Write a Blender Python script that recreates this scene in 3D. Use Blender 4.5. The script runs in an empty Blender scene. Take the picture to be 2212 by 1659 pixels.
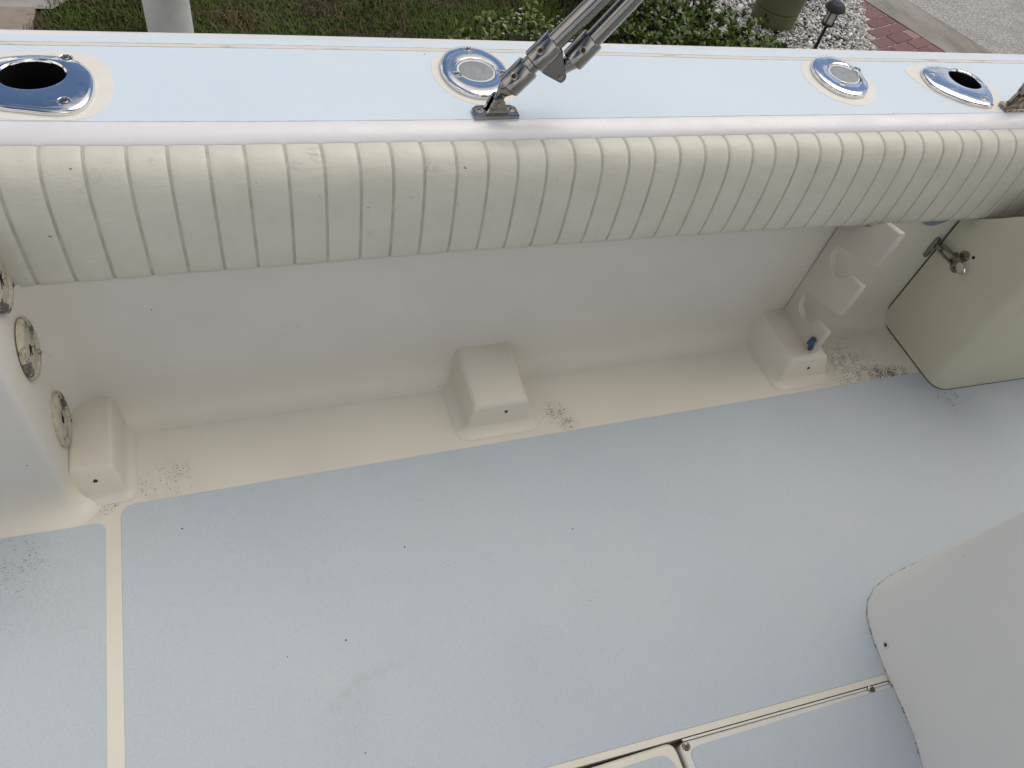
import bpy, bmesh, math, random
import numpy as np
from mathutils import Vector, Matrix
random.seed(7); RNG = np.random.default_rng(7)
S = bpy.context.scene
COL = S.collection
# ------------------------------------------------------------------ camera
cam_d = bpy.data.cameras.new('camera'); cam = bpy.data.objects.new('camera', cam_d); COL.objects.link(cam)
RR = ((0.93915583, -0.13406929, 0.31624635), (-0.29576715, -0.78380285, 0.54605392), (0.17466573, -0.606365, -0.77576631))
M = Matrix.Identity(4)
for i in range(3):
    M[i][0] = RR[i][0]; M[i][1] = -RR[i][1]; M[i][2] = -RR[i][2]
M[0][3], M[1][3], M[2][3] = 0.0, 0.0, 1.55
cam.matrix_world = M
cam_d.sensor_fit = 'HORIZONTAL'; cam_d.sensor_width = 36.0; cam_d.lens = 36.0 * 1650.0 / 2212.0
cam_d.clip_start = 0.02; cam_d.clip_end = 600.0
S.camera = cam
# ------------------------------------------------------------------ sky, sun, exposure
SUN_EL, SUN_AZ = math.radians(58), math.radians(62)      # azimuth from +Y clockwise
SKY_STRENGTH = 0.075
W = bpy.data.worlds.new('World'); S.world = W; W.use_nodes = True
wn, wl = W.node_tree.nodes, W.node_tree.links
wn.clear()
w_out = wn.new('ShaderNodeOutputWorld'); w_bg = wn.new('ShaderNodeBackground'); w_bg.inputs['Strength'].default_value = SKY_STRENGTH
sky = wn.new('ShaderNodeTexSky'); sky.sky_type = 'NISHITA'; sky.sun_disc = False
sky.sun_elevation = SUN_EL; sky.sun_rotation = SUN_AZ; sky.air_density = 1.0; sky.dust_density = 0.3; sky.ozone_density = 3.0
tc = wn.new('ShaderNodeTexCoord')
sep = wn.new('ShaderNodeSeparateXYZ'); wl.new(tc.outputs['Generated'], sep.inputs[0])
hz = wn.new('ShaderNodeMath'); hz.operation = 'ADD'; hz.inputs[1].default_value = 0.5
mx = wn.new('ShaderNodeMath'); mx.operation = 'MAXIMUM'; mx.inputs[1].default_value = 0.0
wl.new(sep.outputs['Z'], mx.inputs[0]); wl.new(mx.outputs[0], hz.inputs[0])
dv = wn.new('ShaderNodeVectorMath'); dv.operation = 'DIVIDE'
cmb = wn.new('ShaderNodeCombineXYZ')
for k in range(3): wl.new(hz.outputs[0], cmb.inputs[k])
wl.new(tc.outputs['Generated'], dv.inputs[0]); wl.new(cmb.outputs[0], dv.inputs[1])
cn = wn.new('ShaderNodeTexNoise'); cn.inputs['Scale'].default_value = 1.5; cn.inputs['Detail'].default_value = 9; cn.inputs['Roughness'].default_value = 0.55
cn.inputs['Distortion'].default_value = 0.35
cof = wn.new('ShaderNodeVectorMath'); cof.operation = 'ADD'; cof.inputs[1].default_value = (-0.769, -16.268, 1.870)
wl.new(dv.outputs[0], cof.inputs[0]); wl.new(cof.outputs[0], cn.inputs['Vector'])
cr = wn.new('ShaderNodeValToRGB'); cr.color_ramp.elements[0].position = 0.44; cr.color_ramp.elements[1].position = 0.60
wl.new(cn.outputs['Fac'], cr.inputs[0])
mixw = wn.new('ShaderNodeMix'); mixw.data_type = 'RGBA'
wl.new(cr.outputs[0], mixw.inputs[0]); wl.new(sky.outputs[0], mixw.inputs[6])
mixw.inputs[7].default_value = (15.5, 14.6, 13.4, 1)
wl.new(mixw.outputs[2], w_bg.inputs[0]); wl.new(w_bg.outputs[0], w_out.inputs[0])
sun_d = bpy.data.lights.new('sun', 'SUN'); sun_d.energy = 1.75; sun_d.angle = math.radians(50); sun_d.color = (1.0, 0.93, 0.83)
sun = bpy.data.objects.new('sun', sun_d); COL.objects.link(sun)
sd = Vector((math.sin(SUN_AZ) * math.cos(SUN_EL), math.cos(SUN_AZ) * math.cos(SUN_EL), math.sin(SUN_EL)))
sun.rotation_euler = sd.to_track_quat('Z', 'Y').to_euler()
S.view_settings.view_transform = 'Standard'; S.view_settings.look = 'None'
S.view_settings.exposure = 0.13; S.view_settings.gamma = 1.0; S.view_settings.use_curve_mapping = False

# ------------------------------------------------------------------ materials
class Mat:
    def __init__(s, name, rough=0.5, metal=0.0, color=(0.5, 0.5, 0.5)):
        s.m = bpy.data.materials.new(name); s.m.use_nodes = True
        s.n, s.l = s.m.node_tree.nodes, s.m.node_tree.links
        s.b = s.n['Principled BSDF']; s.b.inputs['Roughness'].default_value = rough; s.b.inputs['Metallic'].default_value = metal
        s.b.inputs['Base Color'].default_value = (*color, 1)
        s.c = None; s.tcn = s.n.new('ShaderNodeTexCoord'); s.geo = s.n.new('ShaderNodeNewGeometry'); s.bump_last = None
    def pos(s, obj=False): return s.tcn.outputs['Object'] if obj else s.geo.outputs['Position']
    def noise(s, scale, detail=4, rough=0.5, vec=None, stretch=None):
        t = s.n.new('ShaderNodeTexNoise'); t.inputs['Scale'].default_value = scale; t.inputs['Detail'].default_value = detail; t.inputs['Roughness'].default_value = rough
        v = vec or s.pos()
        if stretch:
            mp = s.n.new('ShaderNodeMapping'); mp.inputs['Scale'].default_value = stretch; s.l.new(v, mp.inputs[0]); v = mp.outputs[0]
        s.l.new(v, t.inputs['Vector']); return t.outputs['Fac']
    def vor(s, scale, feature='F1'):
        t = s.n.new('ShaderNodeTexVoronoi'); t.inputs['Scale'].default_value = scale; t.feature = feature
        s.l.new(s.pos(), t.inputs['Vector']); return t.outputs['Distance']
    def ramp(s, fac, a, b, lo=0.0, hi=1.0):
        t = s.n.new('ShaderNodeMapRange'); t.inputs[1].default_value = a; t.inputs[2].default_value = b; t.inputs[3].default_value = lo; t.inputs[4].default_value = hi
        t.interpolation_type = 'SMOOTHSTEP'
        s.l.new(fac, t.inputs[0]); return t.outputs[0]
    def math(s, op, a, b=None):
        t = s.n.new('ShaderNodeMath'); t.operation = op
        for i, v in enumerate((a, b)):
            if v is None: continue
            if isinstance(v, (int, float)): t.inputs[i].default_value = v
            else: s.l.new(v, t.inputs[i])
        return t.outputs[0]
    def col(s, c):
        if isinstance(c, tuple):
            r = s.n.new('ShaderNodeRGB'); r.outputs[0].default_value = (*c, 1); return r.outputs[0]
        return c
    def mix(s, fac, a, b):
        t = s.n.new('ShaderNodeMix'); t.data_type = 'RGBA'
        if isinstance(fac, (int, float)): t.inputs[0].default_value = fac
        else: s.l.new(fac, t.inputs[0])
        s.l.new(s.col(a), t.inputs[6]); s.l.new(s.col(b), t.inputs[7]); return t.outputs[2]
    def attr(s, name):
        t = s.n.new('ShaderNodeAttribute'); t.attribute_name = name; return t
    def base(s, c): s.l.new(s.col(c), s.b.inputs['Base Color']); return s
    def rough(s, f): s.l.new(f, s.b.inputs['Roughness']); return s
    def bump(s, h, strength=0.3, dist=0.001):
        t = s.n.new('ShaderNodeBump'); t.inputs['Strength'].default_value = strength; t.inputs['Distance'].default_value = dist
        s.l.new(h, t.inputs['Height'])
        if s.bump_last: s.l.new(s.bump_last, t.inputs['Normal'])
        s.bump_last = t.outputs[0]; s.l.new(t.outputs[0], s.b.inputs['Normal']); return s
    def spot(s, x, y, r, z=None):          # 1 at a stain's middle, 0 past radius r
        cx = s.n.new('ShaderNodeVectorMath'); cx.operation = 'DISTANCE'
        mp = s.n.new('ShaderNodeMapping'); mp.vector_type = 'POINT'; mp.inputs['Scale'].default_value = (1, 1, 0 if z is None else 1)
        s.l.new(s.pos(), mp.inputs[0]); s.l.new(mp.outputs[0], cx.inputs[0]); cx.inputs[1].default_value = (x, y, z or 0)
        return s.ramp(cx.outputs['Value'], r, 0.0)
    def speck(s, c, scale, lo, hi, dark):  # sparse dark flecks
        return s.mix(s.ramp(s.noise(scale, 2, 0.6), lo, hi), c, dark)

def scuff(m, c, places, dark=(0.04, 0.035, 0.03), sc=300):
    n = m.noise(sc, 3, 0.7, stretch=(0.55, 1.0, 1.0)); n2 = m.noise(38, 3, 0.6)
    for (x, y, r, amt) in places:
        k = m.math('MULTIPLY', m.math('MULTIPLY', m.spot(x, y, r), amt), m.ramp(n2, 0.36, 0.60, 0.35, 1.0))
        th = m.math('ADD', n, m.math('MULTIPLY', k, 0.21))
        c = m.mix(m.math('MULTIPLY', k, 0.16), c, (0.20, 0.18, 0.15))
        c = m.mix(m.math('MULTIPLY', m.ramp(th, 0.645, 0.69), m.ramp(k, 0.02, 0.25)), c, dark)
    return c
WHITE = (0.66, 0.642, 0.595); CREAM = (0.69, 0.652, 0.56)
def gel(name, col, rough=0.34, places=None, attr=False, places2=None):
    m = Mat(name, rough)
    c = m.mix(m.ramp(m.noise(3.0, 5), 0.35, 0.7), col, tuple(v * 0.94 for v in col))
    if attr:
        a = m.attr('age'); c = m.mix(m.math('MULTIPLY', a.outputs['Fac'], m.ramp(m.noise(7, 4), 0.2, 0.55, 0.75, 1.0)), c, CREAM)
    c = m.speck(c, 90, 0.755, 0.79, tuple(v * 0.4 for v in col))
    if places: c = scuff(m, c, places, (0.16, 0.15, 0.13))
    if places2: c = scuff(m, c, places2, (0.05, 0.045, 0.035))
    m.base(c); m.rough(m.ramp(m.noise(14, 4), 0.3, 0.7, rough - 0.06, rough + 0.14))
    m.bump(m.noise(420, 2), 0.10, 0.0006); m.bump(m.noise(9, 2), 0.10, 0.004)
    return m
MAT = {}
MAT['white'] = gel('gelcoat_white', WHITE).m
MAT['roll'] = gel('gelcoat_gunwale', (0.735, 0.73, 0.745), 0.30).m
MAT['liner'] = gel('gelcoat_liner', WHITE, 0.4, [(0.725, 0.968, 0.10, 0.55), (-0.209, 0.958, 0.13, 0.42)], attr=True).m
DIRT = [(0.715, 0.985, 0.055, 0.8), (0.735, 0.950, 0.045, 0.85), (-0.19, 0.972, 0.10, 0.40), (-0.25, 0.955, 0.06, 0.36), (-0.332, 0.924, 0.03, 0.8), (-0.31, 0.934, 0.025, 0.75), (-0.46, 0.90, 0.05, 0.5),
        (1.66, 0.99, 0.18, 0.66), (1.745, 0.943, 0.06, 0.95), (1.79, 0.937, 0.06, 1.0), (1.70, 0.948, 0.06, 0.8), (1.83, 0.930, 0.05, 0.9)]
MAT['deck'] = gel('gelcoat_deck', CREAM, 0.42, DIRT[:7], places2=DIRT[7:]).m
MAT['block'] = gel('gelcoat_block', (0.665, 0.625, 0.53), 0.38).m
MAT['rack'] = gel('gelcoat_rack_shaded', (0.58, 0.53, 0.465), 0.4).m  # board toned down: the shade on its face is put into the base colour
DEBRIS = [(-0.184, 0.842, .0042), (0.259, 0.7, .004), (0.102, 0.529, .004), (0.10, 0.315, .003), (0.645, 0.66, .0035), (-0.51, 0.7, .006)]
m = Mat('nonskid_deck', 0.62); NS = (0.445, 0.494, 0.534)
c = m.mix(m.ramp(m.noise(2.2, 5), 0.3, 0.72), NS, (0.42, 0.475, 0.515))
c = m.mix(m.math('MULTIPLY', m.ramp(m.noise(3.1, 6, 0.62), 0.46, 0.66), 0.35), c, (0.50, 0.52, 0.53))
c = m.mix(m.math('MULTIPLY', m.ramp(m.noise(9, 6, 0.7, stretch=(1, 2.2, 1)), 0.55, 0.72), 0.30), c, (0.44, 0.455, 0.465))
c = m.mix(m.math('MULTIPLY', m.ramp(m.noise(420, 3, 0.75), 0.38, 0.64), 0.6), c, (0.515, 0.575, 0.615))
c = m.mix(m.math('MULTIPLY', m.ramp(m.noise(260, 3, 0.7), 0.60, 0.70), 0.5), c, (0.33, 0.36, 0.37))
for (x, y, r, a) in [(0.085, 0.355, 0.085, 0.16), (0.11, 0.41, 0.05, 0.12), (0.45, 0.42, 0.09, 0.10), (-0.47, 0.76, 0.20, 0.20), (1.95, 0.80, 0.16, 0.30), (0.45, 0.88, 0.12, 0.08), (1.4, 0.80, 0.2, 0.08), (0.0, 0.78, 0.12, 0.07)]:
    f = m.math('MULTIPLY', m.spot(x, y, r), m.ramp(m.noise(330, 3, 0.75), 0.42, 0.66, 0.0, 1.0))
    c = m.mix(m.math('MULTIPLY', f, a * 1.6), c, (0.27, 0.285, 0.27))
c = scuff(m, c, [(-0.5, 0.83, 0.14, 0.36), (1.92, 0.82, 0.10, 0.45)], (0.17, 0.175, 0.17))
for (x, y, r, a) in [(.06, .41, .022, .3), (.085, .43, .024, .4), (.115, .445, .026, .45), (.15, .452, .024, .35), (.185, .46, .022, .25), (.22, .467, .02, .15), (.62, .50, .06, .12), (.9, .42, .08, .10), (.35, .80, .12, .10)]:
    c = m.mix(m.math('MULTIPLY', m.math('MULTIPLY', m.spot(x, y, r), m.ramp(m.noise(45, 4, 0.7), 0.3, 0.6)), a), c, (0.385, 0.375, 0.35))
c = m.speck(c, 60, 0.775, 0.80, (0.10, 0.10, 0.09))
for (x, y, r) in DEBRIS: c = m.mix(m.ramp(m.spot(x + .0001, y, r), 0.35, 0.75), c, (0.03, 0.028, 0.025))
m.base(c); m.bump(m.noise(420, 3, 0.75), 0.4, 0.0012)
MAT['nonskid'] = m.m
m = Mat('nonskid_gunwale', 0.6)
c = m.mix(m.ramp(m.noise(2.5, 5), 0.3, 0.7), (0.625, 0.71, 0.785), (0.605, 0.69, 0.765))
c = m.mix(m.math('MULTIPLY', m.ramp(m.noise(600, 2, 0.7), 0.42, 0.68), 0.4), c, (0.67, 0.75, 0.815))
c = m.mix(m.math('MULTIPLY', m.ramp(m.noise(300, 3, 0.7), 0.64, 0.70), 0.35), c, (0.40, 0.44, 0.46))
c = m.speck(c, 55, 0.785, 0.80, (0.12, 0.12, 0.11))
m.base(c); m.bump(m.noise(480, 3, 0.7), 0.30, 0.0009); MAT['nonskid_gunwale'] = m.m
m = Mat('halo_gelcoat', 0.4); c = m.mix(m.ramp(m.noise(30, 5), 0.3, 0.7), (0.765, 0.735, 0.675), (0.73, 0.695, 0.63)); m.base(c); MAT['halo'] = m.m
m = Mat('trim_line', 0.5); c = m.mix(m.ramp(m.noise(9, 5, 0.7, stretch=(1, 6, 1)), 0.56, 0.68), (0.68, 0.63, 0.55), (0.46, 0.43, 0.38))
c = m.mix(m.ramp(m.noise(26, 4, 0.7, stretch=(1, 8, 1)), 0.70, 0.74), c, (0.15, 0.13, 0.13)); m.base(c); MAT['trim'] = m.m
m = Mat('vinyl', 0.48); V = (0.615, 0.598, 0.52)
c = m.mix(m.ramp(m.noise(11, 5, 0.6), 0.35, 0.7), V, (0.58, 0.562, 0.485))
c = m.mix(m.math('MULTIPLY', m.ramp(m.noise(38, 5, 0.7), 0.60, 0.74), 0.35), c, (0.40, 0.385, 0.31))
c = m.speck(c, 70, 0.755, 0.785, (0.14, 0.13, 0.11)); c = m.speck(c, 24, 0.79, 0.81, (0.10, 0.095, 0.09))
for (x, y, z, r, a) in [(0.155, 1.165, .680, .026, .45), (-0.11, 1.17, .675, .014, .6), (0.12, 1.15, .67, .022, .25), (-0.2, 1.15, .665, .03, .2), (0.36, 1.14, .66, .03, .4), (0.95, 1.13, .65, .012, .7)]:
    c = m.mix(m.math('MULTIPLY', m.math('MULTIPLY', m.spot(x, y, r, z), m.ramp(m.noise(110, 4, 0.7), 0.42, 0.6)), a), c, (0.20, 0.19, 0.17))
m.base(c); m.bump(m.noise(300, 3, 0.6), 0.30, 0.0009); m.bump(m.noise(24, 4, 0.6, stretch=(0.6, 1, 1.7)), 0.45, 0.005); m.bump(m.noise(75, 5, 0.65, stretch=(0.7, 1, 1.5)), 0.35, 0.0018); MAT['vinyl'] = m.m
m = Mat('vinyl_seam', 0.6); c = m.mix(m.ramp(m.noise(30, 4), 0.35, 0.65), (0.47, 0.455, 0.385), (0.38, 0.37, 0.31)); m.base(c); MAT['seam'] = m.m
m = Mat('chrome', 0.07, 1.0); c = m.mix(m.ramp(m.noise(40, 4), 0.5, 0.75), (0.78, 0.78, 0.78), (0.66, 0.66, 0.66)); m.base(c)
m.rough(m.ramp(m.noise(60, 5, 0.7), 0.45, 0.75, 0.05, 0.20)); m.bump(m.noise(22, 3), 0.10, 0.003); MAT['chrome'] = m.m
m = Mat('stainless', 0.14, 1.0); c = m.mix(m.ramp(m.noise(35, 5, 0.7), 0.58, 0.74), (0.30, 0.29, 0.275), (0.24, 0.21, 0.175)); m.base(c)
m.rough(m.ramp(m.noise(60, 3), 0.4, 0.75, 0.11, 0.20)); MAT['steel'] = m.m
m = Mat('tarnished', 0.35, 1.0); c = m.mix(m.ramp(m.noise(90, 5, 0.7), 0.42, 0.62), (0.46, 0.43, 0.37), (0.22, 0.15, 0.09)); m.base(c); MAT['tarnish'] = m.m
m = Mat('cap_grey', 0.55); c = m.mix(m.ramp(m.noise(60, 5, 0.7), 0.3, 0.7), (0.30, 0.32, 0.325), (0.22, 0.235, 0.24)); m.base(c); MAT['cap'] = m.m
m = Mat('rim_white', 0.4, 0, (0.72, 0.73, 0.74)); MAT['rim'] = m.m
m = Mat('black', 0.5, 0, (0.012, 0.012, 0.013)); MAT['black'] = m.m
m = Mat('tube_black', 0.35, 0, (0.006, 0.006, 0.007)); MAT['tube'] = m.m
m = Mat('screw_head', 0.4, 0.9); c = m.mix(m.ramp(m.noise(200, 3), 0.4, 0.6), (0.32, 0.30, 0.27), (0.14, 0.11, 0.09)); m.base(c); MAT['screw'] = m.m
m = Mat('rubber_grommet', 0.6); c = m.mix(m.ramp(m.noise(60, 5, 0.7), 0.4, 0.6), (0.52, 0.47, 0.36), (0.43, 0.39, 0.30))
c = m.mix(m.ramp(m.math('ADD', m.math('MULTIPLY', m.noise(22, 3), 0.6), m.math('MULTIPLY', m.noise(110, 5, 0.75), 0.5)), 0.585, 0.625), c, (0.10, 0.095, 0.09)); m.base(c); MAT['grommet'] = m.m
m = Mat('locker_gelcoat', 0.45); c = m.mix(m.ramp(m.noise(4, 5), 0.3, 0.7), (0.60, 0.575, 0.46), (0.555, 0.53, 0.42)); c = m.speck(c, 60, 0.76, 0.79, (0.2, 0.19, 0.14)); m.base(c)
m.bump(m.noise(400, 2), 0.1, 0.0006); MAT['locker'] = m.m
m = Mat('blue_plastic', 0.4, 0, (0.035, 0.085, 0.16)); MAT['blue'] = m.m
m = Mat('blue_grey_cover', 0.5, 0, (0.20, 0.25, 0.36)); MAT['bluegrey'] = m.m
m = Mat('caulk', 0.6); c = m.mix(m.ramp(m.noise(70, 4, 0.7), 0.48, 0.62), (0.50, 0.50, 0.45), (0.13, 0.125, 0.105)); m.base(c); MAT['caulk'] = m.m
m = Mat('console_gelcoat', 0.42); c = m.mix(m.ramp(m.noise(3, 5), 0.3, 0.7), (0.82, 0.80, 0.77), (0.79, 0.77, 0.74)); c = m.speck(c, 60, 0.77, 0.8, (0.3, 0.29, 0.27)); m.base(c)
m.bump(m.noise(350, 3), 0.14, 0.0007); MAT['console'] = m.m
# ground side
m = Mat('soil', 0.9); c = m.mix(m.ramp(m.noise(14, 6), 0.35, 0.7), (0.030, 0.026, 0.014), (0.06, 0.046, 0.028)); m.base(c); m.bump(m.noise(60, 5), 0.8, 0.02); MAT['soil'] = m.m
m = Mat('grass_blades', 0.6); ri = m.geo.outputs['Random Per Island']
g = m.mix(ri, (0.055, 0.110, 0.012), (0.125, 0.165, 0.028)); br = m.mix(ri, (0.185, 0.140, 0.072), (0.095, 0.080, 0.038))
f = m.math('ADD', m.noise(2.6, 4), m.math('MULTIPLY', m.math('SUBTRACT', ri, 0.5), 0.28)); c = m.mix(m.ramp(f, 0.47, 0.57), g, br); m.base(c)
m.b.inputs['Specular IOR Level'].default_value = 0.25; MAT['grass'] = m.m
m = Mat('leaf', 0.42); oi = m.n.new('ShaderNodeObjectInfo').outputs['Random']; ri = m.math('FRACT', m.math('ADD', m.geo.outputs['Random Per Island'], oi))
c = m.mix(ri, (0.075, 0.125, 0.018), (0.17, 0.21, 0.045)); m.base(c); MAT['leaf'] = m.m
m = Mat('leaf_dark', 0.42); oi = m.n.new('ShaderNodeObjectInfo').outputs['Random']; ri = m.math('FRACT', m.math('ADD', m.geo.outputs['Random Per Island'], oi))
c = m.mix(ri, (0.042, 0.082, 0.010), (0.13, 0.175, 0.030)); m.base(c); MAT['leaf_dark'] = m.m
m = Mat('twig', 0.8, 0, (0.06, 0.045, 0.03)); MAT['twig'] = m.m
m = Mat('shell_gravel', 0.6); ri = m.geo.outputs['Random Per Island']; c = m.mix(ri, (0.36, 0.355, 0.335), (0.80, 0.79, 0.76)); m.base(c); MAT['shell'] = m.m
m = Mat('gravel_bed', 0.9); c = m.mix(m.ramp(m.noise(70, 4), 0.4, 0.65), (0.045, 0.043, 0.038), (0.20, 0.195, 0.18)); m.base(c); m.bump(m.noise(80, 4), 0.8, 0.02); MAT['bed'] = m.m
m = Mat('brick_red', 0.8); oi = m.n.new('ShaderNodeObjectInfo').outputs['Random']; c = m.mix(oi, (0.150, 0.066, 0.070), (0.200, 0.095, 0.096))
c = m.mix(m.math('MULTIPLY', m.ramp(m.noise(40, 5), 0.4, 0.75), 0.5), c, (0.12, 0.075, 0.075)); m.base(c); m.bump(m.noise(140, 4), 0.4, 0.003); MAT['brick'] = m.m
m = Mat('brick_pale', 0.8); c = m.mix(m.ramp(m.noise(30, 5), 0.3, 0.7), (0.30, 0.19, 0.165), (0.24, 0.15, 0.14)); m.base(c); m.bump(m.noise(140, 4), 0.4, 0.003); MAT['brick_pale'] = m.m
m = Mat('joint_sand', 0.9); c = m.mix(m.ramp(m.noise(55, 5, 0.7), 0.45, 0.60), (0.16, 0.12, 0.11), (0.66, 0.64, 0.60)); m.base(c); MAT['sand'] = m.m
m = Mat('road_aggregate', 0.85); c = m.mix(m.ramp(m.noise(60, 5, 0.8), 0.42, 0.58), (0.20, 0.195, 0.185), (0.44, 0.43, 0.405))
c = m.mix(m.math('MULTIPLY', m.ramp(m.noise(6, 5), 0.45, 0.7), 0.4), c, (0.20, 0.195, 0.18)); c = m.speck(c, 42, 0.71, 0.76, (0.04, 0.04, 0.04)); m.base(c); m.bump(m.noise(90, 4), 0.5, 0.006); MAT['road'] = m.m
m = Mat('gutter_concrete', 0.85); c = m.mix(m.ramp(m.noise(7, 6, 0.65, stretch=(1, 0.35, 1)), 0.3, 0.7), (0.20, 0.19, 0.155), (0.29, 0.28, 0.25)); c = m.mix(m.math('MULTIPLY', m.ramp(m.noise(5, 4, 0.6, stretch=(1.6, 0.25, 1)), 0.5, 0.62), 0.7), c, (0.15, 0.145, 0.125)); c = m.speck(c, 80, 0.62, 0.70, (0.10, 0.095, 0.08)); m.base(c); m.bump(m.noise(120, 4), 0.35, 0.004); MAT['gutter'] = m.m
m = Mat('patio_concrete', 0.8); c = m.mix(m.ramp(m.noise(9, 6, 0.65), 0.3, 0.7), (0.36, 0.335, 0.31), (0.27, 0.25, 0.23)); c = m.speck(c, 90, 0.70, 0.76, (0.16, 0.15, 0.14)); m.base(c); m.bump(m.noise(150, 4), 0.4, 0.003); MAT['patio'] = m.m
m = Mat('tan_paver', 0.8); c = m.mix(m.ramp(m.noise(14, 6, 0.65), 0.3, 0.7), (0.30, 0.245, 0.20), (0.24, 0.20, 0.17)); m.base(c); m.bump(m.noise(150, 4), 0.4, 0.003); MAT['tan'] = m.m
m = Mat('post_vinyl', 0.5); c = m.mix(m.ramp(m.noise(6, 6, 0.65), 0.42, 0.72), (0.76, 0.77, 0.75), (0.62, 0.62, 0.60)); m.base(c); MAT['post'] = m.m
m = Mat('olive_plastic', 0.5); c = m.mix(m.ramp(m.noise(7, 5), 0.3, 0.7), (0.115, 0.112, 0.046), (0.092, 0.090, 0.038)); m.base(c); MAT['olive'] = m.m
m = Mat('lamp_black', 0.65); c = m.mix(m.ramp(m.noise(50, 5), 0.5, 0.7), (0.016, 0.016, 0.017), (0.035, 0.03, 0.028)); m.base(c); MAT['lampblack'] = m.m
m = Mat('lamp_rust', 0.6, 0, (0.055, 0.026, 0.022)); MAT['lamprust'] = m.m
m = Mat('solar_cell', 0.15, 0, (0.012, 0.020, 0.045)); MAT['solar'] = m.m
m = Mat('lamp_glass', 0.2, 0, (0.78, 0.76, 0.70)); m.b.inputs['Transmission Weight'].default_value = 0.35; MAT['glass'] = m.m

# ------------------------------------------------------------------ helpers
def tag(o, label=None, cat=None, group=None, kind=None):
    if label: o['label'] = label
    if cat: o['category'] = cat
    if group: o['group'] = group
    if kind: o['kind'] = kind
    return o
def empty(name, loc, label, cat, group=None):
    o = bpy.data.objects.new(name, None); COL.objects.link(o); o.location = loc; o.empty_display_size = 0.05
    return tag(o, label, cat, group)
def link(name, V, F, mat, parent=None, smooth=True, mats=None, fmat=None, recalc=True):
    me = bpy.data.meshes.new(name); me.from_pydata([tuple(map(float, v)) for v in V], [], [tuple(f) for f in F])
    for k in (mats or [mat]): me.materials.append(MAT[k])
    if recalc:
        bm = bmesh.new(); bm.from_mesh(me); bmesh.ops.recalc_face_normals(bm, faces=bm.faces); bm.to_mesh(me); bm.free()
    if fmat is not None: me.polygons.foreach_set('material_index', fmat)
    if smooth:
        me.polygons.foreach_set('use_smooth', [True] * len(me.polygons)); me.set_sharp_from_angle(angle=math.radians(38))
    o = bpy.data.objects.new(name, me); COL.objects.link(o)
    if parent is not None: attach(o, parent)
    return o
def attach(o, p):
    o.parent = p
    w = Matrix.Translation(p.location) if p.type == 'EMPTY' else Matrix.Identity(4)   # every mesh is built in world coordinates
    o.matrix_parent_inverse = w.inverted()
class MB:
    def __init__(s): s.V = []; s.F = []
    def add(s, V, F):
        o = len(s.V); s.V += [tuple(v) for v in V]; s.F += [tuple(i + o for i in f) for f in F]; return s
    def loft(s, rings, closed=True, cap0=True, cap1=True):
        n = len(rings[0]); V = [p for r in rings for p in r]; F = []
        for i in range(len(rings) - 1):
            for j in range(n if closed else n - 1):
                a, b = i * n + j, i * n + (j + 1) % n; F.append((a, b, b + n, a + n))
        if closed and cap0: F.append(tuple(reversed(range(n))))
        if closed and cap1: F.append(tuple(range((len(rings) - 1) * n, len(rings) * n)))
        return s.add(V, F)
    def cyl(s, p0, p1, r0, r1=None, n=20, caps=True):
        r1 = r0 if r1 is None else r1; p0, p1 = Vector(p0), Vector(p1); d = (p1 - p0).normalized(); u = d.orthogonal().normalized(); w = d.cross(u)
        rg = lambda p, r: [p + (u * math.cos(t) + w * math.sin(t)) * r for t in [2 * math.pi * k / n for k in range(n)]]
        return s.loft([rg(p0, r0), rg(p1, r1)], True, caps, caps)
    def lathe(s, prof, c, ax=(0, 0, 1), n=28, ex=1.0, ey=1.0, u=None):
        c, d = Vector(c), Vector(ax).normalized(); u = Vector(u).normalized() if u else d.orthogonal().normalized(); w = d.cross(u)
        rings = [[c + d * z + (u * math.cos(t) * ex + w * math.sin(t) * ey) * r for t in [2 * math.pi * k / n for k in range(n)]] for r, z in prof]
        return s.loft(rings)
    def tube(s, pts, r, n=10):
        pts = [Vector(p) for p in pts]; rings = []; u = None
        for i, p in enumerate(pts):
            d = (pts[min(i + 1, len(pts) - 1)] - pts[max(i - 1, 0)]).normalized()
            u = d.orthogonal().normalized() if u is None else (u - d * u.dot(d)).normalized(); w = d.cross(u)
            rings.append([p + (u * math.cos(t) + w * math.sin(t)) * r for t in [2 * math.pi * k / n for k in range(n)]])
        return s.loft(rings)
    def box(s, lo, hi):
        x0, y0, z0 = lo; x1, y1, z1 = hi
        return s.add([(x0, y0, z0), (x1, y0, z0), (x1, y1, z0), (x0, y1, z0), (x0, y0, z1), (x1, y0, z1), (x1, y1, z1), (x0, y1, z1)],
                     [(3, 2, 1, 0), (4, 5, 6, 7), (0, 1, 5, 4), (1, 2, 6, 5), (2, 3, 7, 6), (3, 0, 4, 7)])
    def go(s, name, mat, parent=None, smooth=True): return link(name, s.V, s.F, mat, parent, smooth)
def fillet(pts, rad, n=5):                  # rounded corners on a closed 2-D polygon; rad is a number or list
    out = []; m = len(pts)
    for i, p in enumerate(pts):
        r = rad[i] if isinstance(rad, (list, tuple)) else rad
        p = Vector(p); a = Vector(pts[i - 1]) - p; b = Vector(pts[(i + 1) % m]) - p
        if r <= 0: out.append(p); continue
        ang = a.angle(b); t = min(r / math.tan(ang / 2), a.length * .45, b.length * .45)
        A, B = p + a.normalized() * t, p + b.normalized() * t
        for k in range(n + 1):
            f = k / n; out.append((A * (1 - f) + p * f) * (1 - f) + (p * (1 - f) + B * f) * f)
    return out
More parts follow.
